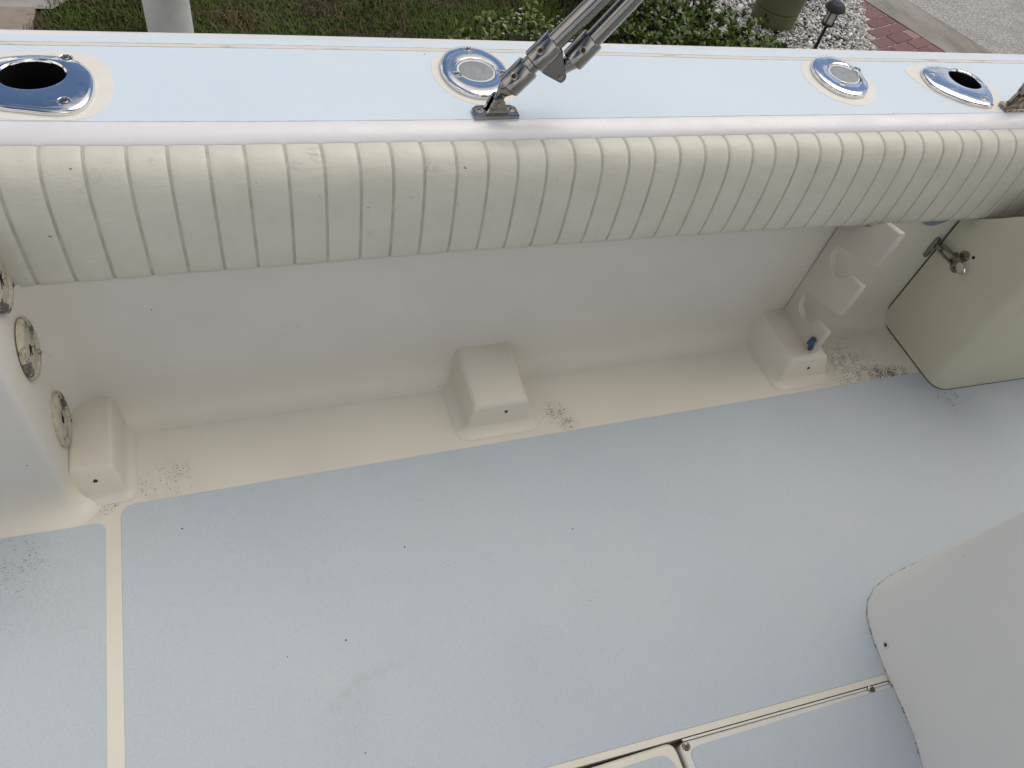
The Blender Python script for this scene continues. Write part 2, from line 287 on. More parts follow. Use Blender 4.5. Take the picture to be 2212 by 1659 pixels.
def inset(poly, d):
    n = len(poly); area = sum(poly[i][0] * poly[(i + 1) % n][1] - poly[(i + 1) % n][0] * poly[i][1] for i in range(n)); sg = 1 if area > 0 else -1
    out = []
    for i in range(n):
        a = Vector(poly[i]) - Vector(poly[i - 1]); b = Vector(poly[(i + 1) % n]) - Vector(poly[i])
        t = (a.normalized() if a.length > 1e-9 else b.normalized()) + (b.normalized() if b.length > 1e-9 else a.normalized())
        if t.length < 1e-9: t = b
        t.normalize(); out.append(Vector(poly[i]) + Vector((-t.y, t.x)) * d * sg)
    return out
def slab(mb, poly, z0, z1, ch=0.0):         # flat-topped piece on the XY plane with a chamfered rim
    R = [[(p[0], p[1], z0) for p in poly]]
    if ch: R += [[(p[0], p[1], z1 - ch) for p in poly], [(p[0], p[1], z1) for p in inset(poly, ch)]]
    else: R.append([(p[0], p[1], z1) for p in poly])
    return mb.loft(R)
def ellipse(cx, cy, a, b, ang, n=40):
    ca, sa = math.cos(ang), math.sin(ang)
    return [(cx + a * math.cos(t) * ca - b * math.sin(t) * sa, cy + a * math.cos(t) * sa + b * math.sin(t) * ca) for t in [2 * math.pi * k / n for k in range(n)]]
def interp(x, xs, ys): return float(np.interp(x, xs, ys))

# ================================================================== GROUND
ZG = -0.75
def sheet(name, poly, z, mat): return tag(link(name, [(p[0], p[1], z) for p in poly], [tuple(range(len(poly)))], mat, None, False), kind='structure')
sheet('ground', [(-200, -200), (200, -200), (200, 200), (-200, 200)], ZG - 0.02, 'soil')
LAWN = [(-0.86, 1.95), (3.0, 1.95), (3.2, 4.4), (3.4, 7.0), (-0.1, 7.0), (-0.80, 4.25)]
patio = sheet('patio', [(-6, 4.405), (-0.72, 4.375), (-0.45, 4.75), (0.0, 7), (-6, 7)], ZG, 'patio')
pm = MB()
tan = empty('tan_paving', (-1.6, 3.6, ZG), 'tan paving slabs beside the lawn near the white post', 'paving'); tan['kind'] = 'structure'
for i in range(7):
    for j in range(4):
        x1 = -0.80 - i * 0.42; y1 = 4.385 - j * 0.42 + 0.004 * i
        slab(MB(), fillet([(x1 - .41, y1 - .41), (x1, y1 - .41), (x1, y1), (x1 - .41, y1)], .01, 2), ZG - .02, ZG + 0.003, .003).go('paver', 'tan', tan)
# road, gutter
def ln(y, a, b): return a[0] + (b[0] - a[0]) * (y - a[1]) / (b[1] - a[1])
RA, RB = (4.809, 4.735), (5.041, 4.029)              # edge of the brick strip against the gutter
d = Vector((RB[0] - RA[0], RB[1] - RA[1])).normalized(); nrm = Vector((-d.y, d.x))   # nrm points to the road side
P0 = Vector(RA) - d * 14; P1 = Vector(RA) + d * 9
q = lambda p, k: (p.x + nrm.x * k, p.y + nrm.y * k)
sheet('gutter', [q(P0, 0), q(P1, 0), q(P1, .42), q(P0, .42)], ZG + 0.002, 'gutter')
sheet('road', [q(P0, .42), q(P1, .42), q(P1, 9), q(P0, 9)], ZG + 0.003, 'road')
# red brick strip: every brick its own piece
GA, GB = (4.735, 4.76), (4.37, 4.06)
bp = tag(sheet('brick_path', [(ln(6.5, GA, GB) - .05, 6.5), (ln(2.2, GA, GB) - .05, 2.2), (ln(2.2, RA, RB), 2.2), (ln(6.5, RA, RB), 6.5)][::-1] if False else
               [(4.60, 4.9), (4.05, 3.5), (5.21, 3.5), (4.76, 4.9)], ZG - 0.004, 'sand'), kind='structure')
bmesh_cache = {}
nb = 0
for r in range(-3, 22):
    for k in range(0, 12):
        L, Wd = 0.205, 0.104
        a = r * (Wd + .0045); b = 0.004 + k * (L + .0045) + (0.104 if r % 2 else 0) - .104
        if k == 0 and r % 2 == 0: b, L = 0.004, L - .108
        c0 = Vector(RA) + d * (a - .15) - nrm * (b + L / 2)
        if not (3.5 < c0.y < 4.92) or c0.x < ln(c0.y, GA, GB) + 0.03 + 0.03 * math.sin(r * 2.1): continue
        j = random.uniform(-.02, .02)
        key = round(L, 3)
        if key not in bmesh_cache:
            ob = slab(MB(), fillet([(-Wd / 2, -L / 2), (Wd / 2, -L / 2), (Wd / 2, L / 2), (-Wd / 2, L / 2)], .006, 2), -0.03, 0, .004).go('brick', 'brick', bp)
            bmesh_cache[key] = ob.data
        else:
            ob = bpy.data.objects.new('brick', bmesh_cache[key]); COL.objects.link(ob); ob.parent = bp
        ob.matrix_parent_inverse = Matrix.Identity(4)
        ob.location = (c0.x, c0.y, ZG + 0.001 + random.uniform(-.002, .003)); ob.rotation_euler = (random.uniform(-.01, .01), random.uniform(-.01, .01), math.atan2(d.y, d.x) + j)
        if random.random() < .10: ob.material_slots[0].link = 'OBJECT'; ob.material_slots[0].material = MAT['brick_pale']; ob['label'] = 'paler pinkish brick'
        nb += 1
# gravel bed
sheet('gravel_base', [(2.9, 2.6), (4.3, 2.6), (4.40, 4.06), (4.76, 4.76), (5.4, 6.2), (3.1, 6.2)], ZG - 0.010, 'bed')
ico = bmesh.new(); bmesh.ops.create_icosphere(ico, subdivisions=1, radius=1.0)
iv = np.array([v.co[:] for v in ico.verts]); jf = np.array([[v.index for v in f.verts] for f in ico.faces]); ico.free()
N = 15000
px = RNG.uniform(2.95, 5.0, N); py = RNG.uniform(3.55, 5.3, N)
lim = GA[0] + (GB[0] - GA[0]) * (py - GA[1]) / (GB[1] - GA[1]) + RNG.normal(0.02, .035, N)
keep = (px < lim); px, py = px[keep], py[keep]; N = len(px)
sc = RNG.lognormal(math.log(.0108), .38, N)[:, None, None] * np.stack([RNG.uniform(.8, 1.5, N), RNG.uniform(.55, 1.0, N), RNG.uniform(.12, .38, N)], 1)[:, None, :]
v = iv[None] * sc * RNG.uniform(.62, 1.25, (N, len(iv), 1))
def rotm(ax, a):
    c, s = np.cos(a), np.sin(a); z = np.zeros_like(a); o = np.ones_like(a)
    if ax == 'z': return np.stack([np.stack([c, -s, z], 1), np.stack([s, c, z], 1), np.stack([z, z, o], 1)], 1)
    return np.stack([np.stack([o, z, z], 1), np.stack([z, c, -s], 1), np.stack([z, s, c], 1)], 1)
Rm = rotm('z', RNG.uniform(0, 6.28, N)) @ rotm('x', RNG.normal(0, .75, N)) @ rotm('z', RNG.uniform(0, 6.28, N))
v = np.einsum('nij,nkj->nki', Rm, v) + np.stack([px, py, ZG + RNG.uniform(-.004, .012, N)], 1)[:, None, :]
def bulk(name, V, F, mat, parent=None, kind='stuff', label=None, cat=None):
    me = bpy.data.meshes.new(name); V = np.asarray(V, np.float32).reshape(-1, 3); F = np.asarray(F, np.int32); k = F.shape[1]
    me.vertices.add(len(V)); me.vertices.foreach_set('co', V.ravel()); me.loops.add(F.size); me.loops.foreach_set('vertex_index', F.ravel())
    me.polygons.add(len(F)); me.polygons.foreach_set('loop_start', np.arange(0, F.size, k, dtype=np.int32)); me.update(calc_edges=True); me.validate()
    me.materials.append(MAT[mat]); o = bpy.data.objects.new(name, me); COL.objects.link(o)
    if parent is not None: attach(o, parent)
    return tag(o, label, cat, None, kind)
bulk('gravel', v, (jf[None] + (np.arange(N) * len(iv))[:, None, None]).reshape(-1, 3), 'shell', label='white crushed shell gravel between shrub and red bricks', cat='gravel')
# lawn
def inpoly(x, y, P):
    r = np.zeros(len(x), bool); n = len(P)
    for i in range(n):
        (x0, y0), (x1, y1) = P[i], P[(i + 1) % n]
        cnd = ((y0 > y) != (y1 > y)) & (x < (x1 - x0) * (y - y0) / (y1 - y0 + 1e-12) + x0); r ^= cnd
    return r
def blades(n, x0, x1, y0, y1):
    x = RNG.uniform(x0, x1, n); y = RNG.uniform(y0, y1, n); k = inpoly(x + RNG.normal(0, .02, n), y, LAWN) & ~((x - 3.74) ** 2 + (y - 4.36) ** 2 < .05)
    return x[k], y[k]
xa, ya = blades(62000, -.95, 3.0, 3.85, 5.1); xb, yb = blades(16000, -.95, 3.0, 1.9, 3.85)
x, y = np.r_[xa, xb], np.r_[ya, yb]; n = len(x)
h = RNG.uniform(.018, .045, n) * (1 + .5 * np.sin(x * 5.1) * np.sin(y * 6.3 + 1)); w = RNG.uniform(.0016, .0034, n); az = RNG.uniform(0, 6.28, n); ln_ = RNG.uniform(.2, 1.3, n) * h
dx, dy = np.cos(az), np.sin(az); z0 = np.full(n, ZG - .018)
P = lambda f, s, hh: np.stack([x + dx * ln_ * f ** 2 - dy * w * s, y + dy * ln_ * f ** 2 + dx * w * s, z0 + hh], 1)
V4 = np.stack([P(0, -1, 0), P(0, 1, 0), P(.6, .8, h * .72), P(.6, -.8, h * .72), P(1, 0, h)], 1)
base = np.arange(n) * 5
F3 = np.concatenate([np.stack([base, base + 1, base + 2], 1), np.stack([base, base + 2, base + 3], 1), np.stack([base + 3, base + 2, base + 4], 1)])
bulk('lawn_grass', V4, F3, 'grass', label='short patchy green and brown lawn grass around the white post', cat='grass')
# leaves
LV = np.array([(0, 0, 0), (-.16, .35, .03), (0, .38, -.01), (.16, .35, .03), (-.26, .72, .05), (0, .75, .0), (.26, .72, .05), (-.12, .97, .03), (.12, .97, .03), (0, 1.02, .0)])
LF = [(0, 2, 1), (0, 3, 2), (1, 2, 5, 4), (2, 3, 6, 5), (4, 5, 7), (5, 6, 8), (5, 8, 9, 7)]
LT = []
for f in LF: LT += [(f[0], f[i], f[i + 1]) for i in range(1, len(f) - 1)]
LT = np.array(LT)
def rosettes(spots, lsize, per):
    out = []
    for (x, y, z) in spots:
        t0 = random.uniform(0, 6.28); lean = Vector((random.gauss(0, .22), random.gauss(0, .22), 1)).normalized()
        for k in range(per):
            el = random.uniform(.15, 1.15) if k < per - 2 else random.uniform(1.1, 1.45)
            a = t0 + k * 2.4; s = lsize * random.uniform(.7, 1.2)
            dirv = Vector((math.cos(a) * math.cos(el), math.sin(a) * math.cos(el), math.sin(el)))
            q = Vector((0, 0, 1)).rotation_difference(lean); dirv = q @ dirv
            up = (Vector((0, 0, 1)) - dirv * dirv.z); up = up.normalized() if up.length > .05 else Vector((1, 0, 0)); sx = dirv.cross(up)
            m4 = Matrix((( sx.x, dirv.x, up.x), (sx.y, dirv.y, up.y), (sx.z, dirv.z, up.z))); 
            out.append((Vector((x, y, z)), m4, s))
    return out
leaf_me = {}
def shrub(name, label, cat, centre, spots, lsize, per, mat, single, group=None):
    root = empty(name, centre, label, cat, group)
    L = rosettes(spots, lsize, per); camp = Vector((0, 0, 1.55))
    vis = lambda p: 1 if (p[0].y > 3.55) else 0
    L.sort(key=lambda e: -(e[0].z * 1.5 - 0.25 * (e[0] - camp).length))
    if mat not in leaf_me:
        me = bpy.data.meshes.new('leaf'); me.from_pydata([tuple(v) for v in LV], [], LF); me.materials.append(MAT[mat]); me.polygons.foreach_set('use_smooth', [True] * len(me.polygons)); leaf_me[mat] = me
    for (p, m3, s) in L[:single]:
        o = bpy.data.objects.new('leaf', leaf_me[mat]); COL.objects.link(o); o.parent = root; o.matrix_local = Matrix.Translation(p - root.location) @ m3.to_4x4() @ Matrix.Scale(s, 4)
    rest = L[single:]
    if rest:
        Vs = np.concatenate([(np.array(m3) @ (LV * s).T).T + np.array(p) for p, m3, s in rest]); Fs = np.concatenate([LT + i * len(LV) for i in range(len(rest))])
        bulk('foliage', Vs, Fs, mat, root)
    st = MB()
    for (x, y, z) in spots[::2]:
        st.cyl((x + random.uniform(-.05, .05), y + random.uniform(-.05, .05), ZG - .02), (x, y, z), .004, .002, 4, False)
    st.go('stems', 'twig', root)['kind'] = 'stuff'
    return root
HEDGE = [(2.15, 3.1), (3.05, 3.1), (3.32, 3.62), (3.14, 4.12), (2.98, 5.2), (2.1, 5.2), (2.25, 4.2)]
sp = []
while len(sp) < 1150:
    x, y = random.uniform(2.0, 3.4), random.uniform(3.3, 5.2)
    if inpoly(np.array([x]), np.array([y]), HEDGE)[0]: sp.append((x, y, ZG + 0.14 + .13 * random.random() * (1 - .6 * random.random()) + .035 * math.sin(x * 7) * math.sin(y * 6)))
shrub('shrub', 'dense dark green shrub with paddle shaped leaves beside the white gravel', 'shrub', (2.7, 4.2, ZG), sp, .047, 8, 'leaf_dark', 290)
small = [(1.36, 3.98, .08, 10), (1.57, 4.02, .11, 14), (1.76, 4.02, .11, 14), (1.96, 4.02, .12, 16), (1.90, 4.28, .09, 8)]
slab_labels = ['small light green sprouting shrub leftmost of the shrubs along the lawn edge', 'light green bushy shrub second from the left along the boat edge', 'light green shrub third from the left, with white shell pieces behind it',
               'light green shrub right beside the steel canopy poles', 'thin light green sprigs standing behind the low shrubs near the poles']
for (x, y, r, k), lab in zip(small, slab_labels):
    shrub('small_shrub', lab, 'shrub', (x, y, ZG), [(x + random.gauss(0, r * .7), y + random.gauss(0, r * .6), ZG + random.uniform(.04, .16)) for _ in range(k)], .049, 7, 'leaf', 40, 'young light green shrubs on the lawn edge')
# a few shells strewn among the small shrubs
k = 160; qx = RNG.normal(1.98, .16, k); qy = RNG.normal(4.12, .16, k)
v = iv[None] * (RNG.uniform(.006, .012, k)[:, None, None] * np.array([1.3, 1, .5])) + np.stack([qx, qy, np.full(k, ZG + .012)], 1)[:, None, :]
bulk('shell_pieces', v, (jf[None] + (np.arange(k) * len(iv))[:, None, None]).reshape(-1, 3), 'shell', label='scattered white shell pieces among the small shrubs', cat='gravel')
# white post
po = empty('white_post', (-0.164, 4.16, ZG), 'round white post standing in the lawn at the upper left', 'post')
MB().lathe([(.112, 0), (.112, 1.2), (.111, 2.3), (.106, 2.32)], (-0.164, 4.16, ZG - .05), n=40).go('shaft', 'post', po)
MB().lathe([(.124, 0), (.124, .03), (.06, .11), (.005, .15)], (-0.164, 4.16, ZG + 2.27), n=40).go('cap', 'post', po)
# olive utility drum
pt = empty('utility_cover', (3.745, 4.38, ZG), 'olive green plastic utility drum with a lid seam standing in white gravel', 'utility cover')
cx, cy = 3.745, 4.385
MB().lathe([(.135, 0), (.150, .015), (.1545, .05), (.157, .118), (.1535, .121)], (cx, cy, ZG - .01), n=44).go('drum', 'olive', pt)
MB().lathe([(.1535, 0), (.158, .004), (.163, .25), (.166, .52), (.150, .56), (.02, .575)], (cx, cy, ZG + .114), n=44).go('lid', 'olive', pt)
fa = math.atan2(-4.385, -3.745) - .32
for (da, dz, nm) in ((0.0, .085, 'slot'), (.17, .062, 'keyhole')):
    a = fa + da; c0 = Vector((cx + math.cos(a) * .1565, cy + math.sin(a) * .1565, ZG + dz)); ax = Vector((math.cos(a), math.sin(a), 0))
    if nm == 'slot':
        t = Vector((-ax.y, ax.x, 0)); MB().add([c0 + t * sx * .006 + Vector((0, 0, sz * .013)) + ax * o for o in (-.006, .003) for sx, sz in ((-1, -1), (1, -1), (1, 1), (-1, 1))],
             [(0, 1, 2, 3), (4, 5, 6, 7), (0, 1, 5, 4), (1, 2, 6, 5), (2, 3, 7, 6), (3, 0, 4, 7)]).go('latch_slot', 'black', pt)
    else: MB().cyl(c0 - ax * .006, c0 + ax * .002, .009, n=14).go('keyhole', 'black', pt)
# path light
LX, LY, LZ = 3.60, 3.722, ZG
pl = empty('path_light', (LX, LY, LZ), 'black solar path light with a mushroom cap on a stake in the gravel', 'path light')
H = LZ + .45
MB().cyl((LX, LY, LZ - .1), (LX, LY, H - .115), .0105, n=14).go('stake', 'lampblack', pl)
MB().lathe([(.012, 0), (.036, .006), (.040, .012), (.040, .020), (.034, .022)], (LX, LY, H - .122), n=28).go('base_ring', 'lamprust', pl)
MB().lathe([(.029, 0), (.029, .085)], (LX, LY, H - .100), n=28).go('lamp_glass', 'glass', pl)
for k in range(4):
    a = k * math.pi / 2 + .4
    MB().cyl((LX + .033 * math.cos(a), LY + .033 * math.sin(a), H - .104), (LX + .031 * math.cos(a), LY + .031 * math.sin(a), H - .01), .0042, n=8).go('cage_bar', 'lamprust', pl)
MB().lathe([(.030, -.016), (.058, -.022), (.063, -.016), (.060, -.006), (.048, .014), (.030, .024), (.012, .026)], (LX, LY, H), n=36).go('cap', 'lampblack', pl)
sc_ = MB(); slab(sc_, fillet([(LX - .022, LY - .022), (LX + .022, LY - .022), (LX + .022, LY + .022), (LX - .022, LY + .022)], .004, 2), H + .02, H + .0275, .001); sc_.go('solar_panel', 'solar', pl)

# ================================================================== BOAT
boat = empty('boat', (0.6, 0.3, 0), 'white fibreglass fishing boat cockpit with pale blue grey nonskid floor', 'boat')
YI = lambda x: interp(x, [-1.5, -.4, -.16, .06, .536, 1.126, 1.904, 3.2], [1.31, 1.264, 1.251, 1.242, 1.229, 1.218, 1.201, 1.172])
YO = lambda x: interp(x, [-1.5, -.35, .093, .63, 1.288, 2.161, 3.2], [1.575, 1.553, 1.545, 1.529, 1.507, 1.480, 1.44])
YL = lambda x: interp(x, [-1.5, -.346, .086, .611, 1.251, 2.105, 3.2], [1.507, 1.487, 1.480, 1.467, 1.440, 1.421, 1.385])   # trim line, inner side
XS = list(np.linspace(-1.5, 3.2, 64))
# --- deck with the hatch well
dk = MB()
eL = lambda x: .186 - .033 * (x - .474)
x0, x1 = -.25, 1.40
top = [(x, eL(x)) for x in np.linspace(x0, x1, 12)]
dk.add([(-2, -1.15, 0), (x0, -1.15, 0), (x0, 1.23, 0), (-2, 1.23, 0), (x1, -1.15, 0), (3.4, -1.15, 0), (3.4, 1.23, 0), (x1, 1.23, 0), (x0, -.45, 0), (x1, -.45, 0)], [(0, 1, 2, 3), (4, 5, 6, 7), (1, 4, 9, 8)])
o = len(dk.V); dk.V += [(x, y, 0) for x, y in top] + [(x, 1.23, 0) for x, y in top]; n = len(top); dk.F += [(o + i, o + i + 1, o + n + i + 1, o + n + i) for i in range(n - 1)]
rim = [(x, y) for x, y in top] + [(x1, -.45), (x0, -.45)]
o = len(dk.V); k = len(rim)
dk.V += [(x, y, 0) for x, y in rim] + [(x, y, -.06) for x, y in rim]; dk.F += [(o + i, o + (i + 1) % k, o + k + (i + 1) % k, o + k + i) for i in range(k)] + [tuple(range(o + k, o + 2 * k))]
deck = dk.go('deck', 'deck', boat, smooth=False)
def pad(poly, rad, parent, mat='nonskid', z=0.0, t=0.0016, name='nonskid_panel'):
    b = MB(); slab(b, fillet(poly, rad, 6), z + .0001, z + t, .0008); return b.go(name, mat, parent, smooth=False)
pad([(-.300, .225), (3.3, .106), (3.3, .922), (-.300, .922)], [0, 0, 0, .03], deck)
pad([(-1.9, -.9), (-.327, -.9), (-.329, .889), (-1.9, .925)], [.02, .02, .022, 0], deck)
# --- hatch lid and fixed access panel in the well
lid = MB(); slab(lid, fillet([(-.235, -.43), (.688, -.43), (.6862, .1775), (-.235, .181)], [.02, .02, .022, .02], 6), -.03, -.003, .004)
lid = lid.go('hatch_lid', 'deck', boat)
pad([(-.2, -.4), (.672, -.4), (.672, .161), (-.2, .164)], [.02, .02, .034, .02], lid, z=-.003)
eP = lambda x: .1705 - .031 * (x - .692)
ap = MB(); slab(ap, fillet([(.6935, -.44), (1.39, -.44), (1.39, eP(1.39)), (.6935, eP(.6935))], [.01, .01, .01, .014], 6), -.03, 0.0005, .003)
ap = ap.go('access_panel', 'white', boat)
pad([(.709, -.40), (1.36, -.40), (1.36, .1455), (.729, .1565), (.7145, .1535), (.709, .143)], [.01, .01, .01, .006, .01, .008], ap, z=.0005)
gs = MB(); gs.add([(x, eL(x) - dy, z) for x in np.linspace(.705, 1.26, 10) for dy, z in ((.0016, -.010), (.0020, -.0022), (.0064, -.0022), (.0068, -.010))], [(4 * i + j, 4 * i + 4 + j, 4 * i + 5 + j, 4 * i + 1 + j) for i in range(9) for j in range(3)])
gs.go('gutter_strip', 'white', deck)
def screw(parent, c, r, ax=(0, 0, 1), name='screw', mat='screw'):
    c, ax = Vector(c), Vector(ax).normalized(); u = ax.orthogonal().normalized(); w = ax.cross(u)
    s = MB(); s.lathe([(r, -.002), (r, .0006), (r * .8, .0014)], c, ax, 18); o = s.go(name, mat, parent)
    x = MB()
    for t in (u, w):
        t2 = ax.cross(t); x.add([c + ax * .0016 + t * r * .6 * a + t2 * r * .13 * b for a, b in ((-1, -1), (1, -1), (1, 1), (-1, 1))], [(0, 1, 2, 3)])
    for i in range(4, 8): x.V[i] = tuple(Vector(x.V[i]) + ax * .0002)
    return o, x
def screw_full(parent, c, r, ax=(0, 0, 1)):
    o, x = screw(parent, c, r, ax)
    depth = 0; q = o
    while q.parent is not None: depth += 1; q = q.parent
    if depth <= 1: x.go('cross_slot', 'black', o, False)
    else:
        me = o.data; bm = bmesh.new(); bm.from_mesh(me); vs = [bm.verts.new(v) for v in x.V]
        me.materials.append(MAT['black'])
        for f in x.F: bm.faces.new([vs[i] for i in f]).material_index = 1
        bm.to_mesh(me); bm.free()
    return o
screw_full(ap, (.7065, .1615, .0008), .0085); screw_full(ap, (1.166, .1545, .0008), .0085)
# --- liner: the cockpit side wall swept round its plan path
def arc(c, r, a0, a1, n): return [(c[0] + r * math.cos(a), c[1] + r * math.sin(a)) for a in np.linspace(a0, a1, n)]
path = [(-1.9, .918), (-1.2, .927), (-.7, .935), (-.43, .9395)] + arc((-.402, .957), .017, -math.pi / 2, 0, 6) + [(-.385, 1.0), (-.385, 1.06), (-.385, 1.074), (-.385, 1.0755)] + \
       arc((-.325, 1.098), .060, math.pi, math.pi / 2, 9) + [(x, 1.158) for x in np.linspace(-.24, 1.30, 24)] + \
       [(1.34, 1.160), (1.38, 1.164), (1.42, 1.169), (1.46, 1.172), (1.53, 1.172), (1.60, 1.165), (1.68, 1.152), (1.76, 1.145), (1.9, 1.143), (2.2, 1.14), (3.2, 1.12)]
FR = .042
prof = [(.056 * (1 - t) ** 2, .080 * t ** 2) for t in np.linspace(0, 1, 10)] + [(0, .105), (0, .14), (-.001, .25), (-.003, .40), (-.003, .452), (-.003, .4535), (-.004, .55), (-.004, 0.60)]
prof[0] = (.056, .0006)
rows = []
for i, p in enumerate(path):
    a = Vector(path[max(i - 1, 0)]); b = Vector(path[min(i + 1, len(path) - 1)]); t = (b - a).normalized(); nr = Vector((t.y, -t.x))
    notch = lambda z: -.085 if (z > .453 and p[0] < -.30 and p[1] > 1.075) else 0.0        # the wall steps back to let the bolster pass
    rows.append([(p[0] + nr.x * o_ + notch(z), p[1] + nr.y * o_, z) for o_, z in prof])
lb = MB(); lb.loft(rows, closed=False)
o = len(lb.V); lb.V += [(-1.9, .918, 0.60), (-.39, .94, 0.60), (-.385, .96, 0.60), (-.385, 1.075, 0.60), (-.47, 1.075, 0.60), (-.47, 1.5, 0.60), (-1.9, 1.5, 0.60)]; lb.F.append(tuple(range(o, o + 7)))
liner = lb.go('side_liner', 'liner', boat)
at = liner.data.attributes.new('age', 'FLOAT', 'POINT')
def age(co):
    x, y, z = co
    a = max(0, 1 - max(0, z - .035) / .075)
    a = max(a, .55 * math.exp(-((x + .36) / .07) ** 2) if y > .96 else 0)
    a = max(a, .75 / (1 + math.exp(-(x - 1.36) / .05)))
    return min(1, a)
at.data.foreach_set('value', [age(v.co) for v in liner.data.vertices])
# --- moulded blocks at the foot of the wall
def block(xa, xb, xta, xtb, ybot, ytop, zf, zb, holes, flare=.030, r=.008, fl=1.0):
    def ring(x0, x1, y0, y1, rr, zfun, n=5):
        return [(p.x, p.y, zfun(p.y)) for p in fillet([(x0, y0), (x1, y0), (x1, y1), (x0, y1)], [rr, rr, .002, .002], n)]
    yb = 1.185
    f = lambda k: (lambda y: k * (zf + (zb - zf) * max(0, (y - ytop)) / (yb - ytop)))
    R = []
    for k, e in ((0, flare), (.015, flare * .72), (.05, flare * .42), (.10, flare * .22), (.16, flare * .08), (.22, 0)):
        R.append(ring(xa - e * fl, xb + e, ybot - e, yb, r + e, (lambda kk: (lambda y: .0007 + kk * zf))(k)))
    for k, e in ((.86, 0), (.94, .0018), (.985, .0045), (1.0, .009)):
        t = (k - .22) / .78
        R.append(ring(xa + (xta - xa) * t + e, xb + (xtb - xb) * t - e, ybot + (ytop - ybot) * t + e, yb, r, f(k)))
    b = MB(); b.loft(R, cap0=False); ob = b.go('mounting_block', 'block', boat)
    for (x, z, rr) in holes:
        t = z / zf; y = ybot + (ytop - ybot) * (t - .22) / .78
        MB().lathe([(rr, -.004), (rr, .0012), (rr * .5, .0013)], (x, y, z), (0, -1, .1), 12).go('screw_hole', 'black', ob)
    return ob
block(-.386, -.288, -.386, -.300, .953, .982, .066, .080, [(-.339, .040, .0045)], .022, .006, 0.0)
block(.476, .636, .489, .630, .970, .984, .073, .096, [(.572, .048, .0042)])
block(1.402, 1.556, 1.420, 1.549, .966, .986, .066, .072, [(1.488, .036, .0045)])
# --- gunwale
gp = lambda x: [(YO(x) + .012, .58), (YO(x) + .010, .655), (YO(x) + .006, .682), (YO(x) - .001, .693), (YO(x) - .010, .6988), (YO(x) - .022, .70), ((YO(x) + YI(x)) / 2, .70), (YI(x) + .002, .70),
                (YI(x) - .010, .6992), (YI(x) - .022, .6968), (YI(x) - .033, .6925), (YI(x) - .042, .6855), (YI(x) - .048, .676), (YI(x) - .051, .664), (YI(x) - .051, .60), (YO(x) - .02, .58)]
gb = MB(); gb.loft([[(x, y, z) for y, z in gp(x)] for x in XS])
gun = gb.go('gunwale', 'roll', boat)
def strip(name, fa_, fb_, z, t, mat, parent, jag=0.0):
    xs = np.linspace(-1.48, 3.18, 420 if jag else 80); b = MB()
    jj = lambda: random.uniform(-jag, jag)
    b.loft([[(x, fa_(x) + jj(), z), (x, fa_(x) + jj() * .3, z + t), (x, fb_(x) + jj() * .6, z + t), (x, fb_(x), z)] for x in xs])
    return b.go(name, mat, parent, smooth=False)
strip('nonskid_strip', lambda x: YI(x), lambda x: YL(x), .6998, .0011, 'nonskid_gunwale', gun, .0011)
strip('trim_line', lambda x: YL(x) + .0015, lambda x: YL(x) + .0125, .7003, .0006, 'trim', gun)
strip('nonskid_strip', lambda x: YL(x) + .0135, lambda x: YO(x) - .031, .7003, .0008, 'nonskid_gunwale', gun, .0008)
# --- hull side, bow side and the far side of the cockpit (they shade and bounce light)
hb = MB(); hb.loft([[(x, YO(x) + .014, .64), (x, YO(x) + .004, .45), (x, YO(x) - .04, .1), (x, YO(x) - .14, -.3), (x, .95, -.62), (x, .0, -.77), (x, -.95, -.62), (x, -YO(x) + .14, -.3), (x, -YO(x) - .014, .64),
             (x, -YO(x) + .02, .60), (x, -1.27, -.10), (x, 1.27, -.10), (x, YO(x) - .02, .575)] for x in XS])
hb.go('hull', 'white', boat)
fs = MB(); fs.loft([[(x, -YO(x), .62), (x, -YO(x) - .002, .69), (x, -YO(x) + .02, .70), (x, -YI(x), .70), (x, -YI(x) + .045, .685), (x, -YI(x) + .05, .60), (x, -1.15, .58), (x, -1.15, .001), (x, -1.2, .001), (x, -1.25, .60)] for x in XS])
fs.go('far_gunwale', 'white', boat)
# --- console / seat pod at the right, with a caulked foot
base = [(1.10, -.42), (1.157, -.11), (1.184, -.008), (1.204, .05), (1.212, .10), (1.219, .15), (1.224, .19), (1.236, .25), (1.253, .300), (1.276, .331), (1.312, .3545), (1.366, .371), (1.428, .381), (1.54, .393), (1.65, .404), (1.95, .43), (2.5, .44), (2.5, -.42)]
def offs(poly, d_): return inset(poly, d_)
cb = MB(); rings = []
for z, kk in ((0.001, 0), (.3, .083), (.7, .180), (.86, .220), (.90, .245), (.92, .29)):
    rings.append([(p[0] + (1.9 - p[0]) * kk, p[1] - p[1] * kk, z) for p in base])
cb.loft(rings); con = cb.go('console', 'console', boat)
edge = [Vector((p[0], p[1])) for p in base[:-2]]; fine = []
for a, b in zip(edge, edge[1:]):
    for k in range(12): fine.append(a.lerp(b, k / 12))
ck = MB(); rr = [(.0015 + .0022 * random.random()) for _ in fine]
ck.loft([[(p.x - .0005 + r_ * math.cos(t) * .9, p.y + r_ * math.cos(t) * .9, .0016 + abs(r_ * math.sin(t)) * (1 if math.sin(t) >= 0 else -.2)) for t in np.linspace(0, 2 * math.pi, 7)[:-1]] for p, r_ in zip(fine, rr)])
ck.go('caulk_bead', 'caulk', con)
hd = MB(); hc = Vector((1.2375, .2262, .030)); hax = Vector((-.95, .25, .16)).normalized()
hd.lathe([(.0085, -.003), (.0085, .0010), (.0045, .0022), (.0040, -.002)], hc, hax, 18); sh = hd.go('screw_hole', 'white', con)
MB().lathe([(.0042, -.002), (.0042, .0016), (.002, .0017)], hc, hax, 14).go('hole', 'black', sh)
